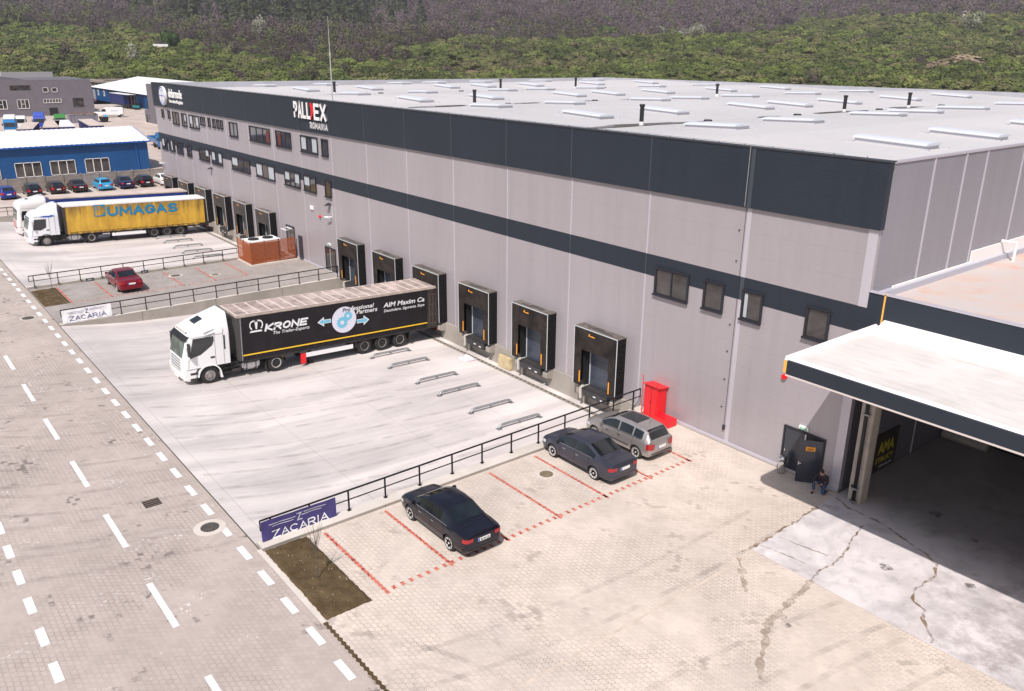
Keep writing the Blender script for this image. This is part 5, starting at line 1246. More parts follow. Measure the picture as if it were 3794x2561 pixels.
        for k in range(10):
            a = 2*PI*k/10; n_.cyl((c[0]+math.cos(a)*.21, c[1]+sg*(.23 if not front else .335), c[2]+math.sin(a)*.21), .022, sg*.03, 'y', 6)
        n_.build('wheel_nuts', M_DTRIM, w)
    RT = mat('truck_rim', (.42, .39, .38), .4, .6, var=.3, scale=6)
    for sg in (-1, 1):
        wheel(0, sg, RT, True); wheel(-4.30, sg, mat('rim_white', (.62, .58, .57), .4, .3))
    if not T: return t
    # ---- trailer
    F_, R__ = -1.87, rear; H0, H1 = 1.12, top; TW = 1.40
    G().box(R__+.3, F_-.25, -TW+.02, TW-.02, H0+.12, H1-.08).build('load_body', curtain, t)
    for sg in (-1, 1):
        # curtain with soft waves
        n, mm = 150, 6; g = G(); vs = []
        for j in range(mm+1):
            for i in range(n+1):
                u = lerp(F_-.18, R__+.95, i/n); v = j/mm; z = lerp(H0-.04, H1-.16, v)
                vs.append((u, sg*(TW+.010+.013*math.sin(u*5.2+v)+.008*math.sin(u*11.3)*(1-v)), z))
        g.add(vs, [(j*(n+1)+i, j*(n+1)+i+1, (j+1)*(n+1)+i+1, (j+1)*(n+1)+i) for j in range(mm) for i in range(n)]); g.build('curtain', curtain, t, smooth=True)
    G().box(R__, R__+.16, -TW-.01, TW+.01, H0-.1, H1-.02).build('rear_frame', M_CHAS, t)
    fr = G().box(F_-.2, F_, -TW, TW, H0-.02, H1-.15)
    fr.build('bulkhead', mat('trailer_frame', (.06, .055, .055), .6) if decor == 'K' else curtain if decor != 'D' else mat('bulkhead_dark', (.05, .035, .03), .6), t, bevel=.03)
    for sg in (-1, 1): G().box(F_-.23, F_-.17, sg*(TW+.02), sg*(TW+.035), H0, H1-.15).build('corner_post', M_GALV if decor == 'K' else curtain, t)
    if decor == 'K':  # rear side door with lattice
        rd_ = G().box(R__+.16, R__+.97, TW-.02, TW+.012, H0-.02, H1-.16).build('rear_side_panel', mat('panel_brown', (.045, .035, .032), .6, var=.4, scale=2), t)
        g = G()
        for z in (1.35, 2.0, 2.75, 3.5): g.box(R__+.2, R__+.8, TW+.012, TW+.03, z, z+.05)
        for u in (R__+.2, R__+.48, R__+.78): g.box(u, u+.045, TW+.012, TW+.032, 1.3, 3.6)
        g.build('lattice', mat('lattice', (.09, .07, .06), .6), rd_)
    rf = G().box(R__, F_+.05, -TW-.03, TW+.03, H1-.16, H1-.02).build('roof_rail', roofm, t, bevel=.03)
    n = 19; g = G()
    us = [lerp(F_-.02, R__+.1, i/n) for i in range(n+1)]
    vs = []
    for i in range(n*4+1):
        u = lerp(F_-.02, R__+.06, i/(n*4)); sag = -.0-.035*(abs(math.sin(PI*i/4)) if ribs else 0)
        for v, e in ((-1, 0), (-.86, 1), (-.4, 1), (.4, 1), (.86, 1), (1, 0)): vs.append((u, v*(TW-.02), H1-.015+(.03 if e else 0)+(sag if e else 0)))
    g.add(vs, [(i*6+j, i*6+j+1, i*6+6+j+1, i*6+6+j) for i in range(n*4) for j in range(5)]); g.build('roof_sheet', MATS['roof_dirty'] if ribs else roofm, t, smooth=True)
    if ribs:
        g = G()
        for u in us: g.box(u-.05, u+.05, -TW+.04, TW-.04, H1+.008, H1+.022)
        for sg in (-1, 1): g.box(R__+.06, F_-.05, sg*(TW-.10), sg*(TW-.03), H1+.004, H1+.025)
        g.build('roof_bow', mat('bow_pink', (.66, .55, .51), .7), t)
    # lower rail with buckles, straps, stripe
    g = G().box(R__+.1, F_-.15, TW-.04, TW+.018, H0-.12, H0-.0).box(R__+.1, F_-.15, -TW-.018, -TW+.04, H0-.12, H0-.0); g.build('side_rail', M_CHAS, t)
    for k in range(24):
        u = lerp(F_-.5, R__+1.1, k/23); G().box(u-.015, u+.015, TW+.018, TW+.040, H0-.10, H0+.24).build('buckle', M_CHAS if not straps else M_DTRIM, t)
    if straps:
        g = G().tube([(F_-.4, TW+.045, H0+.16), (R__+1.0, TW+.045, H0+.16)], .012, 4)
        g.build('strap_rail', M_DTRIM, t); g = G()
        for k in range(13): u = lerp(F_-.5, R__+1.5, k/13); g.box(u-.55, u, TW+.03, TW+.05, H0+.20, H0+.235)
        g.build('reflector', M_YEL, t)
    if stripe: G().box(R__+1.0, F_-.25, TW+.034, TW+.042, H0+.30, H0+.385).build('stripe', stripe, t)
    G().box(R__, F_-2.2, -.55, -.40, .75, H0-.1).box(R__, F_-2.2, .40, .55, .75, H0-.1).box(R__+.02, R__+.14, -1.3, 1.3, .55, .70).build('trailer_chassis', M_CHAS, t)
    for sg in (-1, 1):
        G().box(-9.85, -6.35, sg*(TW-.10), sg*(TW-.05), .55, .86).build('side_guard', guard, t)
        G().box(-6.9, -6.7, sg*.85, sg*1.05, .05, 1.1).box(-7.0, -6.6, sg*.75, sg*1.15, .0, .05).build('landing_leg', M_CHAS, t)
        for u in (-10.75, -12.15, -13.6): wheel(u, sg, RT)
        g = G(); rings = []
        for k in range(7): a = PI*(.5+.5*k/6)-PI/2+0; 
        g.box(-10.15, -10.05, sg*.8, sg*1.38, .55, 1.1).box(-14.45, -14.38, sg*.8, sg*1.38, .4, 1.1); g.build('mud_flap', M_CHAS, t)
        G().box(R__+.0, R__+.06, sg*.95, sg*1.3, .72, .88).build('tail_lamp', M_LAMP, t)
    G().box(-12.6-2, -10.5, -.9, .9, .45, .8).build('axle_group', M_CHAS, t)
    if decor == 'K':
        G().box(-6.35, -6.0, TW-.12, TW-.02, .15, .86).build('red_box', M_RED, t)
        G().box(-4.9, -4.75, .9, 1.2, .8, 1.1).build('suzi_box', M_YEL, t)
    return t
mat('roof_dirty', (.50, .41, .37), .85, var=.55, scale=.9, tint=(.22, .17, .15))
P_CAB = paint('cab_white', (.80, .80, .80), 0, .25); P_CAB2 = paint('cab_white2', (.76, .77, .80), 0, .28); P_CAB3 = paint('cab_cream', (.78, .75, .73), 0, .28)
M_CURK = mat('curtain_black', (.017, .014, .017), .6, spec=.25, var=.25, scale=.8)
def yellow_curtain():
    b = NB('curtain_yellow', .6, 0, .4); x, y, z = b.sep()
    n = b.noise(2.6, 5, b.mapping((1, 1, .12)), .7); n2 = b.noise(.5, 4)
    c = b.mix(b.ramp(n2, [(.4, 0.), (.6, 1.)]), (.50, .285, .035), (.60, .36, .045))
    topd = b.ramp(z, [(0, 0), (1, 1)]); k = b.math('MULTIPLY', b.math('SUBTRACT', z, 1.9), .42)
    d = b.ramp(b.math('ADD', n, b.math('MULTIPLY', b.math('MAXIMUM', k, 0.0), .35)), [(.60, 0.), (.90, 1.)])
    low = b.ramp(b.math('MULTIPLY', b.math('SUBTRACT', 1.9, z), .8), [(0., 0.), (1., .5)])
    c = b.mix(b.math('MULTIPLY', d, .75), c, (.10, .065, .03)); c = b.mix(b.math('MULTIPLY', low, .5), c, (.25, .15, .03)); b.color(c); return b.m
M_CURY = yellow_curtain(); M_CURB = mat('curtain_blue', (.015, .045, .26), .5, var=.15, scale=.5)
M_ROOFW = mat('trailer_roof_white', (.76, .73, .72), .6, var=.1, scale=.4); M_ROOFB = mat('trailer_roof_beige', (.60, .50, .44), .7, var=.2, scale=.7)
kr = lorry('white tractor with black curtain-sided trailer lettered in white, backed onto the near dock', -26.8, P_CAB, 'A', M_CURK, mat('roof_edge', (.50, .42, .36), .75, var=.3, scale=2), decor='K', stripe=M_YEL, rear=-16.85)
dg_ = lorry('white tractor with dirty yellow curtain-sided trailer with blue lettering, foremost at the far docks', -74.5, P_CAB2, 'B', M_CURY, M_ROOFW, decor='D', ribs=False, straps=True)
bl_ = lorry('cream tractor with red grille bars and blue trailer, behind the yellow lorry', -80.5, P_CAB3, 'C', M_CURB, M_ROOFB, decor='B', ribs=False)
# lettering on the left flank (local: +x forward, +y left)
def LX(y): return -(y+17.45)
def LZ(y, z): return z+.66+.0358*(y+17.45)
SY = 1.424
def flank(par, s, ya, yb, z, h, m, weight=0.0, shear=0.0, depth=.004, off=0.0, nm='lettering'):
    return text(s, nm, (LX(ya), SY+off, LZ(ya, z)), (-1, 0, 0), (0, 0, 1), yb-ya, h, m, par, depth, weight, shear)
M_INKW = mat('ink_white', (.74, .74, .76), .6); M_INKB = mat('ink_blue', (0.005, .19, .36), .6); M_INKL = mat('ink_lightblue', (.16, .48, .66), .6); M_INKD = mat('ink_dark', (.05, .05, .08), .6)
SY = 1.440
strokes('KRONE', 'lettering', (LX(-13.88), SY, LZ(-13.88, 2.02)), (-1, 0, 0), (0, 0, 1), 3.05, .50, M_INKW, kr, .003, .25, .28, .42); flank(kr, 'The Trailer-Experts', -13.30, -10.80, 1.66, .27, M_INKW, .006, .2)
flank(kr, 'Pro', -8.38, -7.80, 2.28, .27, M_INKD, .015, .2, off=.012); flank(kr, 'fessional', -7.74, -5.98, 2.28, .30, M_INKW, .015, .2, off=.010); flank(kr, 'Partners', -7.34, -5.72, 1.95, .30, M_INKW, .015, .2, off=.01)
flank(kr, 'AIM Maxim Ca', -5.24, -1.86, 2.02, .34, M_INKW, .02, .2); flank(kr, 'Deschidere. Siguranta. Expe', -5.20, -1.86, 1.62, .26, M_INKW, .008, .2)
def flat(par, name, polys, m, off=0.0):
    g = G()
    for P in polys:
        g.poly([(LX(y), SY+off, LZ(-11, z)) for y, z in P])
    return g.build(name, m, par)
def disc(cy, cz, r, n=40): return [(cy+math.cos(2*PI*k/n)*r, cz+math.sin(2*PI*k/n)*r) for k in range(n)]
flat(kr, 'emblem_disc', [disc(-8.27, 1.84, .91)], mat('ink_pale', (.66, .66, .76), .6), .002)
flat(kr, 'arrow', [[(-9.25, 1.80), (-9.25, 2.06), (-9.75, 2.06), (-9.75, 2.26), (-10.22, 1.93), (-9.75, 1.60), (-9.75, 1.80)], [(-7.32, 1.42), (-7.32, 1.70), (-6.80, 1.70), (-6.80, 1.92), (-6.36, 1.56), (-6.80, 1.22), (-6.80, 1.42)]], M_INKW, .001)
flat(kr, 'arrow', [[(-9.28, 1.84), (-9.28, 2.02), (-9.80, 2.02), (-9.80, 2.14), (-10.12, 1.93), (-9.80, 1.72), (-9.80, 1.84)], [(-7.30, 1.46), (-7.30, 1.66), (-6.76, 1.66), (-6.76, 1.80), (-6.46, 1.56), (-6.76, 1.34), (-6.76, 1.46)]], M_INKL, .003)
def gear(cy, cz, r, n=11):
    P = []
    for k in range(n*4):
        a = 2*PI*k/(n*4); q = r*(1.0 if k % 4 < 2 else .80); P.append((cy+math.cos(a)*q, cz+math.sin(a)*q))
    return P
flat(kr, 'gear', [gear(-8.42, 1.66, .44, 12)], M_INKL, .005); flat(kr, 'gear', [gear(-7.98, 2.06, .34, 10)], M_INKL, .0055)
flat(kr, 'gear_hub', [disc(-8.42, 1.66, .15, 16), disc(-7.98, 2.06, .11, 16)], MATS['ink_pale'], .0075)
def crown(cy, cz, s):
    def A(r0, r1, a0, a1, dx): 
        n = 12; return [(cy+dx+math.cos(lerp(a0, a1, k/n))*r0*s*.8, cz+math.sin(lerp(a0, a1, k/n))*r0*s) for k in range(n+1)]+[(cy+dx+math.cos(lerp(a1, a0, k/n))*r1*s*.8, cz+math.sin(lerp(a1, a0, k/n))*r1*s) for k in range(n+1)]
    return [A(.34, .24, .25*PI, 1.35*PI, -.20*s), A(.34, .24, .75*PI, -.35*PI, .20*s), [(cy-.05*s, cz-.28*s), (cy+.05*s, cz-.28*s), (cy+.13*s, cz+.38*s), (cy, cz+.22*s), (cy-.13*s, cz+.38*s)], [(cy-.48*s, cz-.48*s), (cy+.42*s, cz-.48*s), (cy+.32*s, cz-.36*s), (cy-.38*s, cz-.36*s)]]
flat(kr, 'crown_emblem', crown(-14.38, 2.44, .95), M_INKW, .001)
# yellow trailer: framed D emblem and lettering
strokes('UMAGAS', 'lettering', (LX(-11.38), SY, LZ(-8, 1.70)), (-1, 0, 0), (0, 0, 1), 7.4, 1.02, M_INKB, dg_, .003, .24, 0, .40)
fr_ = [[(-12.66, 1.88), (-11.54, 1.88), (-11.54, 3.10), (-12.66, 3.10)]]
flat(dg_, 'emblem_frame', fr_, M_INKB, 0)
flat(dg_, 'emblem_letter', [[(-12.56, 1.98), (-12.10, 1.98)]+[(-12.10+math.sin(PI*k/12)*.50, 2.49-math.cos(PI*k/12)*.51) for k in range(13)]+[(-12.56, 3.0)]], M_CURY, .003)
g = G()
for k in range(5): z = 2.55+k*.085; g.poly([(LX(-12.54), SY+.006, LZ(-11, z+.05)), (LX(-12.1), SY+.006, LZ(-11, z-.10)), (LX(-12.1), SY+.006, LZ(-11, z-.07)), (LX(-12.54), SY+.006, LZ(-11, z+.08))])
g.build('emblem_lines', M_INKB, dg_)
flat(dg_, 'faded_print', [[(-5.2, 1.55), (-3.8, 1.55), (-3.8, 1.59), (-5.2, 1.59)]], mat('ink_faded', (.30, .26, .10), .7), 0)

# ================================================================ BUILDINGS AND VEHICLES FAR LEFT
BB = thing('blue_shed', 'blue sheet-metal shed with white corrugated roof and three tall windows behind the fence', 'shed', (-123.4, -20, 0))
def ab(p): return lambda g, name, m, **k: addc(p, g, name, m, **k)
bb = ab(BB)
bb(G().prism([(-123.4, 0), (-141.4, 0), (-141.4, 4.6), (-132.4, 6.15), (-123.4, 4.6)], 'y', -45, 7.6), 'wall', M_BLUEW)
g = G(); n = 150
for side in (0, 1):
    vs = []
    for i in range(n+1):
        y = lerp(-45.4, 8.0, i/n); dz = .05*(i % 2)
        for x, z in (((-123.0, 4.62), (-132.4, 6.26)), ((-141.8, 4.62), (-132.4, 6.26)))[side]: vs.append((x, y, z+dz))
    g.add(vs, [(2*i, 2*i+1, 2*i+3, 2*i+2) for i in range(n)])
bb(g, 'roof', M_WHITEC)
bb(G().box(-123.1, -122.85, -45.4, 8.1, 4.42, 4.60).tube([(-123.1, 5.6, 4.5), (-123.25, 5.7, 4.1), (-123.25, 5.9, .3)], .07, 6).prism([(-122.9, 4.42), (-132.4, 6.1), (-132.4, 6.3), (-122.9, 4.62)], 'y', 8.0, 8.08), 'gutter', mat('blue_trim', (.01, .10, .42), .4))
for y in (-17.6, -12.0, -7.2, -2.2):
    wf = bb(G().box(-123.36, -123.28, y, y+3.6, .1, .18).box(-123.36, -123.28, y, y+3.6, 2.22, 2.30).box(-123.36, -123.28, y, y+.07, .1, 2.3).box(-123.36, -123.28, y+3.53, y+3.6, .1, 2.3).box(-123.36, -123.28, y+1.16, y+1.26, .1, 2.3).box(-123.36, -123.28, y+2.34, y+2.44, .1, 2.3), 'window', M_WHITE)
    o = bb(G().box(-123.39, -123.33, y+.07, y+3.53, .18, 2.22), 'pane', M_PANE); 
CF = thing('concrete_fence', 'weathered precast concrete panel fence with posts behind the parked cars', 'fence', (-108, -22, 0)); cf = ab(CF)
for k in range(12):
    y = 5.4-2.32*k
    cf(G().box(-108.08, -107.88, y-.08, y+.08, 0, 2.12), 'post', M_PRECAST)
    if k: 
        for j in range(4): cf(G().box(-108.02+.01*(j % 2), -107.95+.01*(j % 2), y+.08, y+2.24, .02+.49*j, .49*(j+1)), 'panel', M_PRECAST)
# grey rendered building
GB = thing('grey_building', 'dark grey rendered industrial building with mixed windows at the upper left', 'building', (-258.4, 10, 0)); gb = ab(GB)
gb(G().box(-258.4, -290, -40, 31, 0, 9.85), 'wall', M_GREYW)
gb(G().box(-258.6, -290, -40, 31.1, 9.85, 10.0), 'roof', mat('grey_roof', (.13, .12, .135), .8))
gb(G().prism([(-40, 10), (7, 11.2), (14.5, 10.0)], 'x', -265, -262).box(-275, -268, 3, 5.6, 10, 14.0), 'roof_block', M_GREYW)
gb(G().box(-267.9, -267.7, 4, 5.1, 11.5, 12.6), 'window', M_BLACK)
gb(G().box(-272, -271, 8.6, 9.8, 10, 12.2), 'chimney', mat('render_pale', (.55, .54, .53), .8)); gb(G().box(-285, -284, 11, 26, 10, 11.6), 'parapet', mat('parapet_grey', (.33, .32, .33), .8))
d = G().cyl((-266, 6.6, 11.6), .6, .08, 'x', 18); gb(d, 'satellite_dish', M_WHITE)
def gwin(y0, y1, z0, z1, n, mid=False, fr=True):
    g = G().box(-258.42, -258.34, y0, y1, z0, z1); o = gb(g, 'window', M_PANE)
    if fr:
        g = G(); w = .10
        g.box(-258.34, -258.26, y0, y1, z0-.05, z0+w).box(-258.34, -258.26, y1-w, y1+.05, z0, z1).box(-258.34, -258.26, y0, y1, z1-w, z1).box(-258.34, -258.26, y0, y0+w, z0, z1)
        for k in range(1, n): y = lerp(y0, y1, k/n); g.box(-258.34, -258.26, y-.06, y+.06, z0, z1)
        if mid: g.box(-258.34, -258.26, lerp(y0, y1, 1/3), lerp(y0, y1, 2/3), (z0+z1)/2-.05, (z0+z1)/2+.05)
        gb(g, 'window_frame', M_WHITE)
gwin(9.5, 14.7, 7.3, 8.6, 4, fr=False); gwin(17.8, 19.2, 6.6, 7.9, 1); gwin(20.2, 21.6, 6.6, 7.8, 1); gwin(5.0, 8.1, 2.2, 4.7, 3, True); gwin(10.7, 13.7, 2.2, 4.7, 3, True); gwin(17.5, 22.2, 3.6, 4.7, 6); gwin(25.3, 28.2, 2.2, 4.8, 1, fr=False)
gb(G().box(-258.42, -258.3, 18.7, 20.9, 0, 2.2), 'gate', M_BLACK)
# second blue shed further back
B2 = thing('blue_shed', 'distant blue shed with wide white roof and small white-framed windows', 'shed', (-300, 50, 0)); b2 = ab(B2)
b2(G().prism([(50, 0), (50, 4.6), (68, 8.0), (86, 4.6), (86, 0)], 'x', -343.5, -262), 'wall', M_BLUEW)
g = G(); n = 120
for side in (0, 1):
    vs = []
    for i in range(n+1):
        x = lerp(-343.9, -261.6, i/n); dz = .06*(i % 2)
        for y, z in (((49.4, 4.62), (68, 8.2)), ((86.6, 4.62), (68, 8.2)))[side]: vs.append((x, y, z+dz))
    g.add(vs, [(2*i, 2*i+1, 2*i+3, 2*i+2) for i in range(n)])
b2(g, 'roof', M_WHITEC)
for x in (-334, -325.5, -300, -290): b2(G().box(x, x+2.0, 49.9, 50, 1.9, 3.9), 'window', M_WHITE); b2(G().box(x+.5, x+1.4, 49.86, 49.9, 2.2, 3.6), 'pane', M_PANE)
b2(G().box(-341, -337.6, 49.88, 50, 0, 3.8), 'gate', mat('gate_grey', (.35, .34, .36), .6)); b2(G().box(-281, -275, 49.88, 50, 0, 3.9), 'gate', mat('gate_navy', (.008, .03, .10), .5))
for x in (-318, -311, -305): b2(G().box(x, x+4.5, 49.88, 50, 2.4, 4.0), 'window', mat('dark_blue_window', (.02, .03, .09), .3))
# derelict concrete frame behind
RU = thing('ruined_shed', 'roofless derelict concrete shed with square pillars behind the grey building', 'ruin', (-345, 53, 0)); ru = ab(RU)
M_OLD = mat('old_concrete', (.36, .30, .26), .95, var=.4, scale=.5)
ru(G().box(-372, -346, 53.5, 56, 5.9, 6.7).box(-372, -371, 54, 70, 5.9, 6.6), 'beam', M_OLD); ru(G().box(-372, -346, 60, 70, 5.4, 5.6), 'slab', M_OLD)
for x in (-371, -366, -360, -354, -347.5): ru(G().box(x, x+.9, 54, 55, 0, 5.9), 'pillar', M_OLD)
ru(G().box(-372, -346, 69, 70, 0, 5.9), 'rear_wall', M_OLD)
ru(G().box(-372, -371.6, 54, 70, 0, 4), 'end_wall', M_OLD)

# lorries and trailers parked behind the blue shed
def far_trailer(label, x, y, rz, col, roofm, L_=16, h=4.0, open_=False, wheels=True, name='parked_trailer', group='trailers parked behind the blue shed'):
    t = thing(name, label, 'trailer', (x, y, 0), rz, group)
    if open_:
        G().box(4.5, L_, -1.35, 1.35, 1.2, h-.1).build('load_body', col, t); G().box(0, L_, -1.38, 1.38, h-.1, h).build('roof_sheet', roofm, t)
        G().box(0, 4.5, -1.35, 1.35, 1.1, 1.25).box(0, 4.5, -1.35, -1.28, 1.2, h-.1).box(0, .15, -1.35, -1.2, 1.2, h).box(0, .15, 1.2, 1.35, 1.2, h).build('open_bay', M_BLACK, t)
    else:
        G().box(0, L_, -1.38, 1.38, 1.15, h-.12).build('load_body', col, t, bevel=.03); G().box(-.03, L_+.03, -1.42, 1.42, h-.12, h).build('roof_sheet', roofm, t)
    G().box(.4, L_-.5, -.5, .5, .7, 1.15).box(.5, L_-.5, -1.36, 1.36, 1.02, 1.16).build('trailer_chassis', M_CHAS, t)
    for u in (2.5, 3.9, 5.3):
        for sg in (-1, 1): G().lathe([(0, .3), (0, .52), (.3, .54), (.34, .3)], (u, sg*1.0, .54), 'y', 14, sg).build('wheel', M_RUB, t)
    return t
M_NAVY = mat('tarpaulin_navy', (.015, .022, .13), .6, var=.2, scale=.4)
far_trailer('navy curtain-sided trailer with beige roof, nearest the left edge behind the blue shed', -166.5, 1.6, R_(168), M_NAVY, M_ROOFB, 17.5)
far_trailer('navy trailer with pale roof, second from the left behind the blue shed', -166.5, 4.6, R_(172), M_NAVY, M_ROOFW, 18)
far_trailer('navy trailer with beige roof, rightmost behind the blue shed', -166.2, 10.0, R_(174), M_NAVY, M_ROOFB, 18.5)
far_trailer('navy trailer cut by the left image edge behind the blue shed', -165, -3.2, R_(166), M_NAVY, M_ROOFB, 16)
far_trailer('blue trailer with opened rear curtain standing by the distant blue shed', -276.3, 46.8, R_(183), M_NAVY, M_ROOFW, 18.5, 4.5, True)
def far_cab(label, x, y, rz, m, top='low', m2=None, h=3.2):
    t = thing('parked_tractor', label, 'lorry', (x, y, 0), rz, 'tractors parked behind the blue shed')
    g = G().prism([(1.2, .5), (1.3, 1.4), (1.15, 2.4), (.9, h), (-1.0, h), (-1.1, .9), (.3, .9), (.4, .5)], 'y', -1.28, 1.28); g.build('cab', m, t, bevel=.12, seg=2)
    G().prism([(1.325, 1.45), (1.19, 2.40), (1.16, 2.40), (1.30, 1.45)], 'y', -1.08, 1.08).build('windscreen', M_CGL, t)
    for sg in (-1, 1): G().prism([(1.0, 1.6), (.9, 2.35), (-.1, 2.35), (-.1, 1.6)], 'y', sg*1.27, sg*1.295).build('side_window', M_CGL, t); G().box(1.15, 1.3, sg*1.34, sg*1.55, 1.7, 2.3).build('mirror', M_DTRIM, t)
    if top == 'high': G().prism([(.9, h-.05), (.2, h+.75), (-1.0, h+.95), (-1.0, h-.05)], 'y', -1.15, 1.15).build('roof_fairing', m2 or m, t, bevel=.08)
    G().box(1.25, 1.36, -1.15, 1.15, .45, .85).build('bumper', m2 or m, t); G().box(-5, .8, -.45, .45, .6, .95).build('chassis', M_CHAS, t)
    for u in (.2, -3.6):
        for sg in (-1, 1): G().lathe([(0, .3), (0, .5), (.3, .52), (.34, .3)], (u, sg*.95, .52), 'y', 14, sg).build('wheel', M_RUB, t)
P_GRN = paint('green', (.05, .24, .05), .1, .35); P_ROY = paint('royal', (.03, .07, .40), .1, .35); P_MID = paint('midblue', (.01, .16, .42), .1, .35)
far_cab('blue and white tractor cab at the left image edge', -205, .3, R_(-18), P_MID, 'high', P_WHT)
far_cab('white tractor cab behind the blue and white one', -216, 4.1, R_(-15), P_WHT, 'low', h=3.1)
far_cab('violet-blue tractor cab with tall roof fairing', -214, 8.0, R_(-15), P_ROY, 'high', h=3.0)
far_cab('bright green tractor cab left of the grey skip', -214, 12.6, R_(-12), P_GRN, 'low', h=3.3)
far_cab('blue flatbed lorry half hidden by the far warehouse corner', -152, 18.7, R_(-5), P_MID, 'low', h=3.2)
t = bpy.data.objects[[o.name for o in C.objects if o.get('label', '').startswith('blue flatbed')][0]]
t['group'] = 'flatbeds'; del t['group']
G().box(-9.5, -1.3, -1.3, 1.3, 1.0, 1.15).build('load_deck', mat('deck', (.30, .20, .14), .8), t); G().box(-9.5, -1.4, -1.3, -1.24, 1.15, 1.9).box(-9.5, -9.44, -1.3, 1.3, 1.15, 1.9).build('side_board', P_MID, t)
# grey skip, dumpster, van
t = thing('skip_container', 'long grey ribbed steel skip with rubble between green cab and white van', 'skip', (-227, 17.2, 0))
g = G(); g.loft([[(-2.4, .2, 0), (0, .2, 0), (0, 7.0, 0), (-2.4, 7.0, 0)], [(-2.6, 0, 2.1), (.2, 0, 2.1), (.2, 7.2, 2.1), (-2.6, 7.2, 2.1)]]); 
for k in range(9): g.box(.0, .24, .3+k*.82, .42+k*.82, .1, 2.1)
g.box(-2.7, .28, -.05, 7.25, 2.02, 2.16); g.build('hull', mat('skip_grey', (.26, .25, .30), .7, var=.2, scale=1), t)
g = G(); rnd = random.Random(3)
for k in range(30): x, y = rnd.uniform(-2.3, 0), rnd.uniform(.4, 6.8); g.box(x, x+.4, y, y+.5, 2.1, 2.1+rnd.uniform(.05, .45))
g.build('rubble', mat('rubble', (.30, .18, .12), .9, var=.5, scale=1), t)
t = thing('dumpster', 'small black dumpster with blue and orange rubbish beside the skip', 'dumpster', (-226, 25.6, 0))
G().loft([[(-1.2, -.7, .1), (.5, -.7, .1), (.5, .8, .1), (-1.2, .8, .1)], [(-1.4, -.95, 1.4), (.7, -.95, 1.4), (.7, 1.05, 1.4), (-1.4, 1.05, 1.4)]]).build('body', M_BLACK, t)
G().box(-1.0, 0, -.6, .1, 1.3, 1.7).build('rubbish', mat('rub_orange', (.7, .4, .2), .8), t); G().prism([(-1, 1.35), (.4, 1.45), (.2, 2.0), (-.4, 1.9)], 'y', .0, .8).build('rubbish', mat('rub_blue', (.1, .4, .65), .8), t)
def van(label, x, y, rz):
    t = thing('delivery_van', label, 'van', (x, y, 0), rz)
    G().prism([(0, .45), (0, 2.5), (.15, 2.78), (4.6, 2.82), (5.2, 2.55), (6.0, 1.65), (6.75, 1.35), (6.95, .95), (6.95, .40)], 'y', -1.08, 1.08).build('body', P_WHT, t, bevel=.12, seg=2)
    G().prism([(5.25, 2.50), (5.98, 1.70), (6.02, 1.74), (5.29, 2.54)], 'y', -.95, .95).build('windscreen', M_CGL, t)
    for sg in (-1, 1):
        G().prism([(4.5, 1.65), (5.9, 1.65), (5.3, 2.35), (4.7, 2.35)], 'y', sg*1.07, sg*1.092).build('side_window', M_CGL, t)
        G().box(.1, 1.0, sg*1.06, sg*1.10, .42, .85).box(1.6, 4.6, sg*1.06, sg*1.10, .62, .74).build('sill_trim', M_DTRIM, t)
        for u in (1.25, 5.6): G().lathe([(0, .2), (0, .36), (.2, .38), (.24, .2)], (u, sg*.87, .38), 'y', 16, sg).build('wheel', M_RUB, t)
    text('EXPRESS', 'lettering', (3.2, 1.095, 1.75), (-1, 0, 0), (0, 0, 1), 1.7, .22, M_SBLUE, t, .004, .01) if False else G().box(1.4, 3.3, 1.082, 1.09, 1.78, 1.88).build('side_print', M_SBLUE, t)
    return t
van('white high-roof delivery van standing beyond the skip and dumpster', -242.0, 34.9, R_(-110))
car('white car half hidden behind the delivery van', -252, 31.2, .0, R_(-120), HAT, P_WHT, group='cars in the rear yard', detail=False)
# teal forklift and yard clutter by the blue shed
t = thing('forklift', 'small teal forklift beside the open blue trailer', 'forklift', (-272.5, 46.8, 0))
G().box(-2.2, 1.4, -.7, .7, .5, 1.3).build('body', mat('teal', (.02, .24, .25), .5), t, bevel=.1); G().box(-3.0, -2.9, -.6, -.4, .1, 4.6).box(-3.0, -2.9, .4, .6, .1, 4.6).build('mast', mat('mast_dark', (.12, .05, .04), .6), t)
G().box(-1.6, -1.5, -.7, -.6, 1.3, 2.6).box(.4, .5, -.7, -.6, 1.3, 2.6).box(-1.6, .5, -.75, .75, 2.55, 2.65).build('guard', M_DTRIM, t)
for u in (-1.6, .9): G().cyl((u, -.85, .45), .42, 1.7, 'y', 14).build('wheel', M_RUB, t)
t = tag(G().prism([(0, 0), (14, 0), (13, .7), (8, 1.2), (2, 1.5), (.5, .8)], 'y', -.8, .8).build('scrap_pile', mat('scrap', (.12, .05, .09), .8, var=.6, scale=.8)), 'low heap of dark timber and scrap beside the distant blue shed', 'heap'); t.location = (-340, 46.5, 0)
# white sign in the scrub
t = thing('billboard', 'small white roadside billboard standing alone in the green scrub', 'billboard', (-563.3, 144.9, hill(-563, 145)))
G().box(-.3, 0, -4.5, 4.5, .8, 5.2).build('panel', M_WHITE, t); G().box(.0, .06, -1.6, 2.2, 2.0, 3.6).build('print', mat('print_brown', (.40, .22, .16), .7), t)
for y in (-3.5, 3.5): G().box(-.5, -.3, y-.15, y+.15, -1, 4.5).build('leg', M_DTRIM, t)
t.rotation_euler = (0, 0, R_(-18))

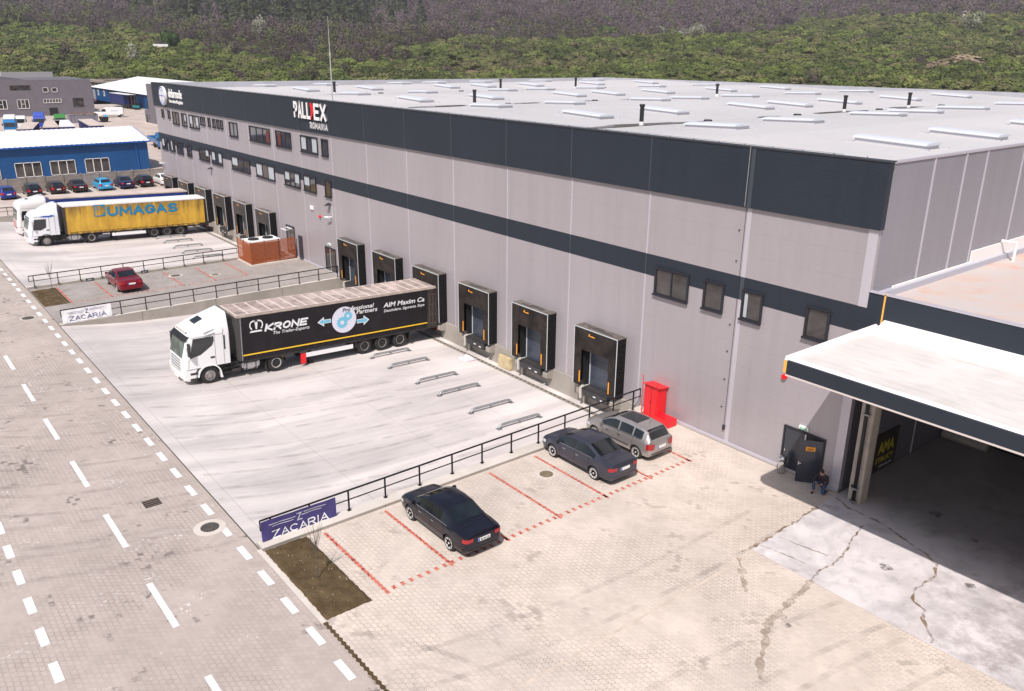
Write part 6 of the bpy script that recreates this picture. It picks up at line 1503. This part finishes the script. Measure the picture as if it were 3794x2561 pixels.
# ================================================================ VEGETATION
protos = bpy.data.collections.new('foliage_shapes')
def leafmesh(name, n, seed, kind, leaf):
    rnd = random.Random(seed); vs = []; fs = []
    lobes = [(Vector((rnd.uniform(-.5, .5), rnd.uniform(-.5, .5), rnd.uniform(.25, .75))), rnd.uniform(.35, .6)) for _ in range(6)]
    for i in range(n):
        if kind == 'bush':
            c, r = rnd.choice(lobes); d = Vector((rnd.gauss(0, 1), rnd.gauss(0, 1), abs(rnd.gauss(.2, 1)))).normalized(); p = c+d*r*rnd.uniform(.7, 1.05); p.z = max(.02, p.z*.8)
        elif kind == 'bare':
            c, r = rnd.choice(lobes); d = Vector((rnd.gauss(0, 1), rnd.gauss(0, 1), rnd.gauss(.3, 1))).normalized(); p = c*1.0+d*r*rnd.uniform(.4, 1.15); p.z = p.z*1.25+.25
        else:
            h = rnd.random()**1.3; a = rnd.uniform(0, 6.28); q = (1-h)*.42*rnd.uniform(.7, 1.1)+.02; p = Vector((math.cos(a)*q, math.sin(a)*q, .12+h*2.0)); d = Vector((math.cos(a), math.sin(a), .5)).normalized()
        gs = .28 if kind == 'bush' else .5
        d = (d+Vector((rnd.gauss(0, gs), rnd.gauss(0, gs), rnd.gauss(.2, gs)))).normalized()
        a = d.orthogonal().normalized(); b = d.cross(a); th = rnd.uniform(0, 6.28); a, b = a*math.cos(th)+b*math.sin(th), -a*math.sin(th)+b*math.cos(th)
        s = leaf*rnd.uniform(.6, 1.4); w = s*(.35 if kind == 'bare' else .8); o = len(vs)
        vs += [p-a*s, p+b*w, p+a*s, p-b*w]; fs.append((o, o+1, o+2, o+3))
    if kind == 'bush':
        for c, r in lobes:
            o = len(vs); rr_ = r*.80
            for a in range(5):
                for k in range(8):
                    th = PI*(a+.5)/5*.62; ph = 2*PI*(k+.5*(a % 2))/8; q = rr_*rnd.uniform(.85, 1.15)
                    vs.append(c*1.0+Vector((math.sin(th)*math.cos(ph)*q, math.sin(th)*math.sin(ph)*q, math.cos(th)*q)))
            for a in range(4):
                for k in range(8): fs.append((o+a*8+k, o+a*8+(k+1) % 8, o+(a+1)*8+(k+1) % 8, o+(a+1)*8+k))
            for p_ in vs[o:]: p_.z = max(.02, p_.z*.8)
    if kind != 'bush':
        o = len(vs); vs += [Vector((.04, 0, 0)), Vector((-.03, .04, 0)), Vector((-.03, -.04, 0)), Vector((0, 0, 1.3))]; fs += [(o, o+1, o+3), (o+1, o+2, o+3), (o+2, o, o+3)]
    me = bpy.data.meshes.new(name); me.from_pydata([tuple(v) for v in vs], [], fs); return me
def foliage_mat(name, stops, wstops=None):
    b = NB(name, .8, 0, .15); oi = b.N.new('ShaderNodeObjectInfo'); geo = b.N.new('ShaderNodeNewGeometry')
    c = b.ramp(oi.outputs['Random'], stops)
    big = b.noise(.011, 4, geo.outputs['Position']); mid = b.noise(.045, 4, geo.outputs['Position'], .6)
    if wstops:
        c = b.mix(b.ramp(big, [(.50, 0.), (.64, .55)]), c, wstops)
        c = b.mix(b.ramp(mid, [(.40, .75), (.52, 0.)]), c, (.040, .056, .016)); c = b.mix(b.ramp(mid, [(.56, 0.), (.68, .6)]), c, (.20, .25, .06))
    c = b.mix(b.math('MULTIPLY', b.noise(3.0, 2), .25), c, (.03, .03, .02))
    b.color(c)
    return b.m
F_GRN = foliage_mat('scrub_leaves', [(0, (.085, .105, .026)), (.25, (.115, .150, .034)), (.5, (.155, .190, .045)), (.72, (.105, .125, .040)), (.92, (.17, .15, .075)), (1, (.21, .235, .065))], (.17, .135, .08))
F_BRN = foliage_mat('bare_twigs', [(0, (.105, .078, .086)), (.4, (.145, .108, .116)), (.7, (.185, .140, .145)), (.93, (.11, .11, .055)), (1, (.16, .19, .06))])
F_CON = foliage_mat('conifer_needles', [(0, (.040, .052, .022)), (1, (.070, .082, .038))])
F_MIX = foliage_mat('thicket_twigs', [(0, (.085, .062, .064)), (.45, (.120, .092, .088)), (.75, (.095, .105, .040)), (1, (.15, .165, .055))])
PR = {}
for key, kind, n, leaf, m in (('g', 'bush', 420, .12, F_GRN), ('b', 'bare', 240, .13, F_BRN), ('c', 'conifer', 170, .18, F_CON), ('m', 'bare', 240, .13, F_MIX)):
    col = bpy.data.collections.new('shapes_'+key); PR[key] = col
    for i in range(3):
        me = leafmesh('leafy_%s' % kind, n, i*7+len(key)+n, kind, leaf); me.materials.append(m)
        col.objects.link(bpy.data.objects.new('leafy_%s' % kind, me))
def scatter(name, pts, col, label=None):
    me = bpy.data.meshes.new(name); me.from_pydata([p[:3] for p in pts], [], [])
    for an, ix in (('sx', 3), ('sz', 4), ('rot', 5)):
        at = me.attributes.new(an, 'FLOAT', 'POINT'); at.data.foreach_set('value', [p[ix] for p in pts])
    o = bpy.data.objects.new(name, me); C.objects.link(o); o['kind'] = 'stuff'
    tr = bpy.data.node_groups.new('scatter_'+name, 'GeometryNodeTree')
    tr.interface.new_socket('Geometry', in_out='INPUT', socket_type='NodeSocketGeometry'); tr.interface.new_socket('Geometry', in_out='OUTPUT', socket_type='NodeSocketGeometry')
    N, L = tr.nodes, tr.links; gi = N.new('NodeGroupInput'); go = N.new('NodeGroupOutput')
    ci = N.new('GeometryNodeCollectionInfo'); ci.inputs['Collection'].default_value = col; ci.inputs['Separate Children'].default_value = True; ci.inputs['Reset Children'].default_value = True
    ip = N.new('GeometryNodeInstanceOnPoints'); ip.inputs['Pick Instance'].default_value = True
    def attr(nm): a = N.new('GeometryNodeInputNamedAttribute'); a.data_type = 'FLOAT'; a.inputs['Name'].default_value = nm; return a.outputs['Attribute']
    sc = N.new('ShaderNodeCombineXYZ'); sx = attr('sx'); L.new(sx, sc.inputs[0]); L.new(sx, sc.inputs[1]); L.new(attr('sz'), sc.inputs[2])
    ro = N.new('ShaderNodeCombineXYZ'); L.new(attr('rot'), ro.inputs[2])
    L.new(gi.outputs[0], ip.inputs['Points']); L.new(ci.outputs[0], ip.inputs['Instance']); L.new(sc.outputs[0], ip.inputs['Scale']); L.new(ro.outputs[0], ip.inputs['Rotation'])
    L.new(ip.outputs[0], go.inputs[0])
    md = o.modifiers.new('scatter', 'NODES'); md.node_group = tr
    return o
FL = [(-.62, 1250), (-.51, 910), (-.42, 820), (-.36, 640), (-.28, 560), (-.16, 560), (-.10, 640), (-.05, 720), (.08, 720), (.17, 880), (.30, 930), (.50, 1020), (.62, 1060)]
rnd = random.Random(11); GP, BP, CP, MP = [], [], [], []
r = 225.0
while r < 2450:
    rad = interp([(225, 2.0), (400, 2.7), (600, 3.5), (900, 4.6), (1300, 6.0), (2450, 9.5)], r)
    sp = rad*interp([(225, 1.45), (900, 1.4), (2450, 1.7)], r); na = int(r*1.42/sp)
    for k in range(na):
        az = -.71+1.42*(k+rnd.random())/na; rr = r+rnd.uniform(-.5, .5)*sp
        a = YAW+PI/2-az; x, y = CAMP.x+math.cos(a)*rr, CAMP.y+math.sin(a)*rr
        if x > -352 and y < 62 and x < -85: continue
        if y < 92 and x > -92: continue
        if -374 < x < -343 and 50 < y < 72: continue
        if -345 < x < -258 and y < 90: continue
        n1 = noise.noise(Vector((x/90, y/90, 5))); n2 = noise.noise(Vector((x/28, y/28, 9))); n3 = noise.noise(Vector((x/230, y/230, 2)))
        fl = interp(FL, az)+70+n1*150+n2*90+rnd.uniform(-50, 50)
        z = hill(x, y)-.15
        s = rad*rnd.choice((.55, .7, .85, 1.0, 1.15, 1.6))*rnd.uniform(.85, 1.15)
        if rr > fl:
            con = (-.44 < az < -.10 and fl+180 < rr < fl+480) and n2+n1*.6 > rnd.uniform(-.3, .35)+max(0, abs(az+.27)-.08)*6
            if con: CP.append((x, y, z, s*2.0, s*1.9*rnd.uniform(.8, 1.2), rnd.random()*6.28)); continue
            if rr < fl+150 and az < .1: MP.append((x, y, z, s*1.1, s*1.2, rnd.random()*6.28)); continue
            if rnd.random() < .05+.10*(rr < fl+160): GP.append((x, y, z, s*1.2, s*1.2, rnd.random()*6.28))
            else: BP.append((x, y, z, s*1.15, s*1.25*rnd.uniform(.8, 1.2), rnd.random()*6.28))
        else:
            if n2+.5*n1 > .42 or (n3 > .34 and rnd.random() < .6): continue
            if n2 < -.52 and rnd.random() < .5: MP.append((x, y, z, s*1.05, s*.9, rnd.random()*6.28)); continue
            GP.append((x, y, z, s, s*rnd.uniform(.7, 1.1), rnd.random()*6.28))
    r += sp*.85
scatter('green_scrub', GP, PR['g']); scatter('bare_woodland', BP, PR['b']); scatter('dark_conifers', CP, PR['c']); scatter('brown_thicket', MP, PR['m'])
# single shrubs that stand out
def shrub(name, label, cat, x, y, r, cols, seed, kind='bush', h=1.0, n=420):
    m = NB('leaves_%d' % seed, .8, 0, .15); m.color(m.ramp(m.noise(1.3, 3), cols))
    t = thing(name, label, cat, (x, y, hill(x, y)-.3))
    G().tube([(0, 0, -.5), (0, 0, r*h*.7)], r*.05, 6).build('trunk', mat('bark', (.10, .085, .08), .8), t)
    wh = cols is WH_; me = leafmesh('crown', 900 if wh else n, seed, 'bare' if wh else kind, .10 if wh else .13); me.materials.append(m.m)
    o = bpy.data.objects.new('crown', me); C.objects.link(o); o.parent = t; o.scale = (r*1.25, r*1.25, r*h*1.5)
WH_ = [(.38, (.16, .17, .10)), (.52, (.36, .36, .27)), (.68, (.52, .50, .42))]
shrub('blossoming_tree', 'broad white blossoming tree at the edge of the forest, upper centre right', 'tree', -521, 611, 8, WH_, 21, h=.6)
shrub('blossoming_tree', 'second pale blossoming tree just above the broad white one', 'tree', -545, 655, 8, WH_, 22, h=.8)
shrub('blossoming_tree', 'round white blossoming tree near the upper right corner', 'tree', -334.8, 768, 8, WH_, 23, h=.95)
shrub('dry_shrub', 'beige leafless shrub mound behind the right end of the roof', 'shrub', -216, 503, 10, [(.4, (.20, .15, .10)), (.6, (.33, .26, .18))], 24, h=.5)
shrub('dry_shrub', 'dusty brown shrub in the scrub right of centre', 'shrub', -214, 467, 7, [(.4, (.14, .10, .07)), (.6, (.26, .20, .14))], 25, h=.6)
shrub('round_tree', 'round dark green tree standing out before the bare forest', 'tree', -600, 585, 11, [(.4, (.03, .05, .012)), (.6, (.07, .10, .02))], 26, h=1.0)
shrub('round_tree', 'dark green bush tree next to the white billboard', 'tree', -570, 153.5, 5.5, [(.4, (.03, .06, .015)), (.6, (.06, .11, .02))], 27, h=1.6)
shrub('round_tree', 'pale grey-green tree rising from the forest edge, upper centre', 'tree', -620, 683, 10, [(.4, (.13, .14, .09)), (.6, (.22, .21, .15))], 28, h=1.1)
shrub('blossoming_tree', 'white blossoming shrub above the grey building', 'tree', -480, 105, 4.5, WH_, 29, h=1.1)
shrub('round_tree', 'pale grey tree at the forest top near the upper right', 'tree', -575, 1194, 18, [(.4, (.14, .13, .11)), (.6, (.24, .22, .19))], 30, h=1.2)
shrub('round_tree', 'bright green round tree in the scrub near the right edge', 'tree', -195, 600, 8, [(.4, (.08, .13, .02)), (.6, (.15, .20, .035))], 31, h=1.0)
shrub('blossoming_tree', 'small pale blossoming tree among the bare trees left of the mast', 'tree', -640, 245, 6, WH_, 32, h=1.2)

# ================================================================ PERSON crouching by the open door
def skinned(name, chains, m, parent, sub=1):
    """chains: list of (points, radii); the first point of later chains is welded to an existing joint"""
    vs, es, rs = [], [], []
    def idx(p, r):
        for i, q in enumerate(vs):
            if (Vector(p)-Vector(q)).length < 1e-4: return i
        vs.append(tuple(p)); rs.append(r); return len(vs)-1
    for pts, rad in chains:
        last = None
        for p, r in zip(pts, rad):
            i = idx(p, r)
            if last is not None and last != i: es.append((last, i))
            last = i
    me = bpy.data.meshes.new(name); me.from_pydata(vs, es, []); o = bpy.data.objects.new(name, me); C.objects.link(o)
    md = o.modifiers.new('s', 'SKIN'); md.use_smooth_shade = True
    for i, sv in enumerate(me.skin_vertices[0].data): sv.radius = (rs[i], rs[i]) if not isinstance(rs[i], tuple) else rs[i]
    me.skin_vertices[0].data[0].use_root = True
    s2 = o.modifiers.new('u', 'SUBSURF'); s2.levels = sub; s2.render_levels = sub
    dg = bpy.context.evaluated_depsgraph_get(); m2 = bpy.data.meshes.new_from_object(o.evaluated_get(dg))
    bpy.data.objects.remove(o); m2.materials.clear(); m2.materials.append(m)
    o = bpy.data.objects.new(name, m2); C.objects.link(o); o.parent = parent
    for p in m2.polygons: p.use_smooth = True
    return o
pe = thing('person', 'person in dark jacket and blue jeans crouching by the open door, looking at a phone', 'person', (6.02, -.62, .0), R_(12)); pe.scale = (1.1, 1.1, 1.1)
M_SKIN = mat('skin', (.50, .27, .19), .6); M_JK = mat('jacket', (.030, .022, .034), .7, var=.4, scale=6); M_JN = mat('jeans', (.020, .045, .11), .8, var=.4, scale=8, tint=(.05, .09, .17)); M_HAIR = mat('hair', (.025, .014, .010), .7)
pel = (0, .12, .40); ch = (0, -.04, .80); nk = (0, -.10, .90)
lk, lf_, lt = (-.24, -.26, .50), (-.23, -.20, .07), (-.25, -.40, .04)   # raised knee (image left)
rk, rf_, rt_ = (.17, -.26, .08), (.19, .14, .09), (.19, .26, .04)      # knee on the ground
sl1, el1, ha1 = (-.19, -.05, .80), (-.27, -.26, .60), (-.07, -.40, .56); sr1, er1, ha2 = (.19, -.05, .80), (.28, -.22, .58), (.06, -.38, .54)
body = skinned('body', [([pel, (0, .03, .62), ch, nk, (0, -.15, .98)], [.13, .13, .14, .055, .06]),
    ([pel, (-.10, .05, .40), lk, lf_, lt], [.12, .09, .058, .045, .035]), ([pel, (.10, .05, .38), rk, rf_, rt_], [.12, .09, .058, .045, .035]),
    ([ch, sl1, el1, ha1], [.12, .055, .042, .026]), ([ch, sr1, er1, ha2], [.12, .055, .042, .026])], M_SKIN, pe)
# hands: palm and five fingers closing round the phone
for sg, ha in ((-1, ha1), (1, ha2)):
    H = Vector(ha); d = Vector((-sg*.6, -.75, .0)).normalized(); side = Vector((0, .1, 1)).normalized(); up_ = d.cross(side)
    chn = [([H-d*.02, H+d*.05], [.026, .030])]
    for i in range(4):
        b_ = H+d*.05+side*(.024-.016*i); l = (.055, .062, .058, .045)[i]
        chn.append(([H+d*.05, b_+d*.02, b_+d*(.02+l*.5)+up_*.01*sg, b_+d*(.02+l*.8)+up_*.03*sg], [.030, .0095, .0085, .007]))
    chn.append(([H, H+side*.035+d*.02, H+side*.05+d*.05], [.026, .011, .009]))
    skinned('hand', chn, M_SKIN, pe)
ph = G().box(-.07, .07, -.475, -.465, .55, .63).build('phone', M_BLACK, pe)
# head with face, tilted down to the phone
hd = G(); rings = []
for k in range(13):
    t_ = k/12; z = lerp(-.125, .125, t_); q = math.sqrt(max(0.0, 1-(z/.128)**2)); wx = .078*q*(.82 if z < -.05 else 1.0)+.002; wy = .10*q+.002
    rings.append([(math.cos(2*PI*j/18)*wx, math.sin(2*PI*j/18)*wy-(.012 if z < 0 and math.sin(2*PI*j/18) < 0 else 0), z) for j in range(18)])
hd.loft(rings); hd.prism([(-.095, .02), (-.125, -.028), (-.095, -.032)], 'x', -.014, .014)
for sx in (-1, 1): hd.box(sx*.076, sx*.090, -.02, .02, -.03, .03)
head = hd.build('head', M_SKIN, pe, smooth=True); head.location = (0, -.19, 1.03); head.rotation_euler = (R_(38), 0, R_(-6))
f = G()
for sx in (-1, 1): f.box(sx*.022, sx*.045, -.100, -.094, .008, .020)
f.box(-.025, .025, -.106, -.098, -.062, -.055); f.build('face_features', M_HAIR, head)
g = G(); rings = []
for k in range(9):
    t_ = k/8; z = lerp(-.03, .135, t_); q = math.sqrt(max(0.0, 1-(z/.137)**2)); rings.append([(math.cos(2*PI*j/18)*(.086*q+.002), max(-.085 if z < .06 else -.2, math.sin(2*PI*j/18)*(.108*q+.002))+.006, z) for j in range(18)])
g.loft(rings).build('hair', M_HAIR, head, smooth=True)
skinned('jacket', [([(0, .13, .36), (0, .05, .60), ch, (0, -.09, .88)], [.165, .165, .165, .09]), ([ch, sl1, el1, (-.12, -.36, .575)], [.15, .080, .060, .042]), ([ch, sr1, er1, (.11, -.345, .555)], [.15, .080, .060, .042])], M_JK, pe)
skinned('jeans', [([pel, (-.10, .05, .40), lk, (-.23, -.21, .12)], [.145, .115, .080, .060]), ([pel, (.10, .05, .38), rk, (.19, .10, .09)], [.145, .115, .080, .060])], M_JN, pe)
for a, b_ in ((lf_, lt), (rf_, rt_)): skinned('shoe', [([Vector(a)+Vector((0, .03, -.03)), Vector(a)*.5+Vector(b_)*.5-Vector((0, 0, .01)), Vector(b_)], [.052, .050, .040])], M_BLACK, pe)

# ================================================================ AIR between the camera and the far slope
hz = bpy.data.materials.new('air'); hz.use_nodes = True; n = hz.node_tree; n.nodes.clear()
pv = n.nodes.new('ShaderNodeVolumePrincipled'); pv.inputs['Color'].default_value = (.92, .88, .95, 1); pv.inputs['Density'].default_value = 0.00017; pv.inputs['Anisotropy'].default_value = .2
ou = n.nodes.new('ShaderNodeOutputMaterial'); n.links.new(pv.outputs[0], ou.inputs['Volume'])
hb = G().box(-4200, 4200, -4200, 4200, -4, 460).build('haze', hz); hb['kind'] = 'stuff'
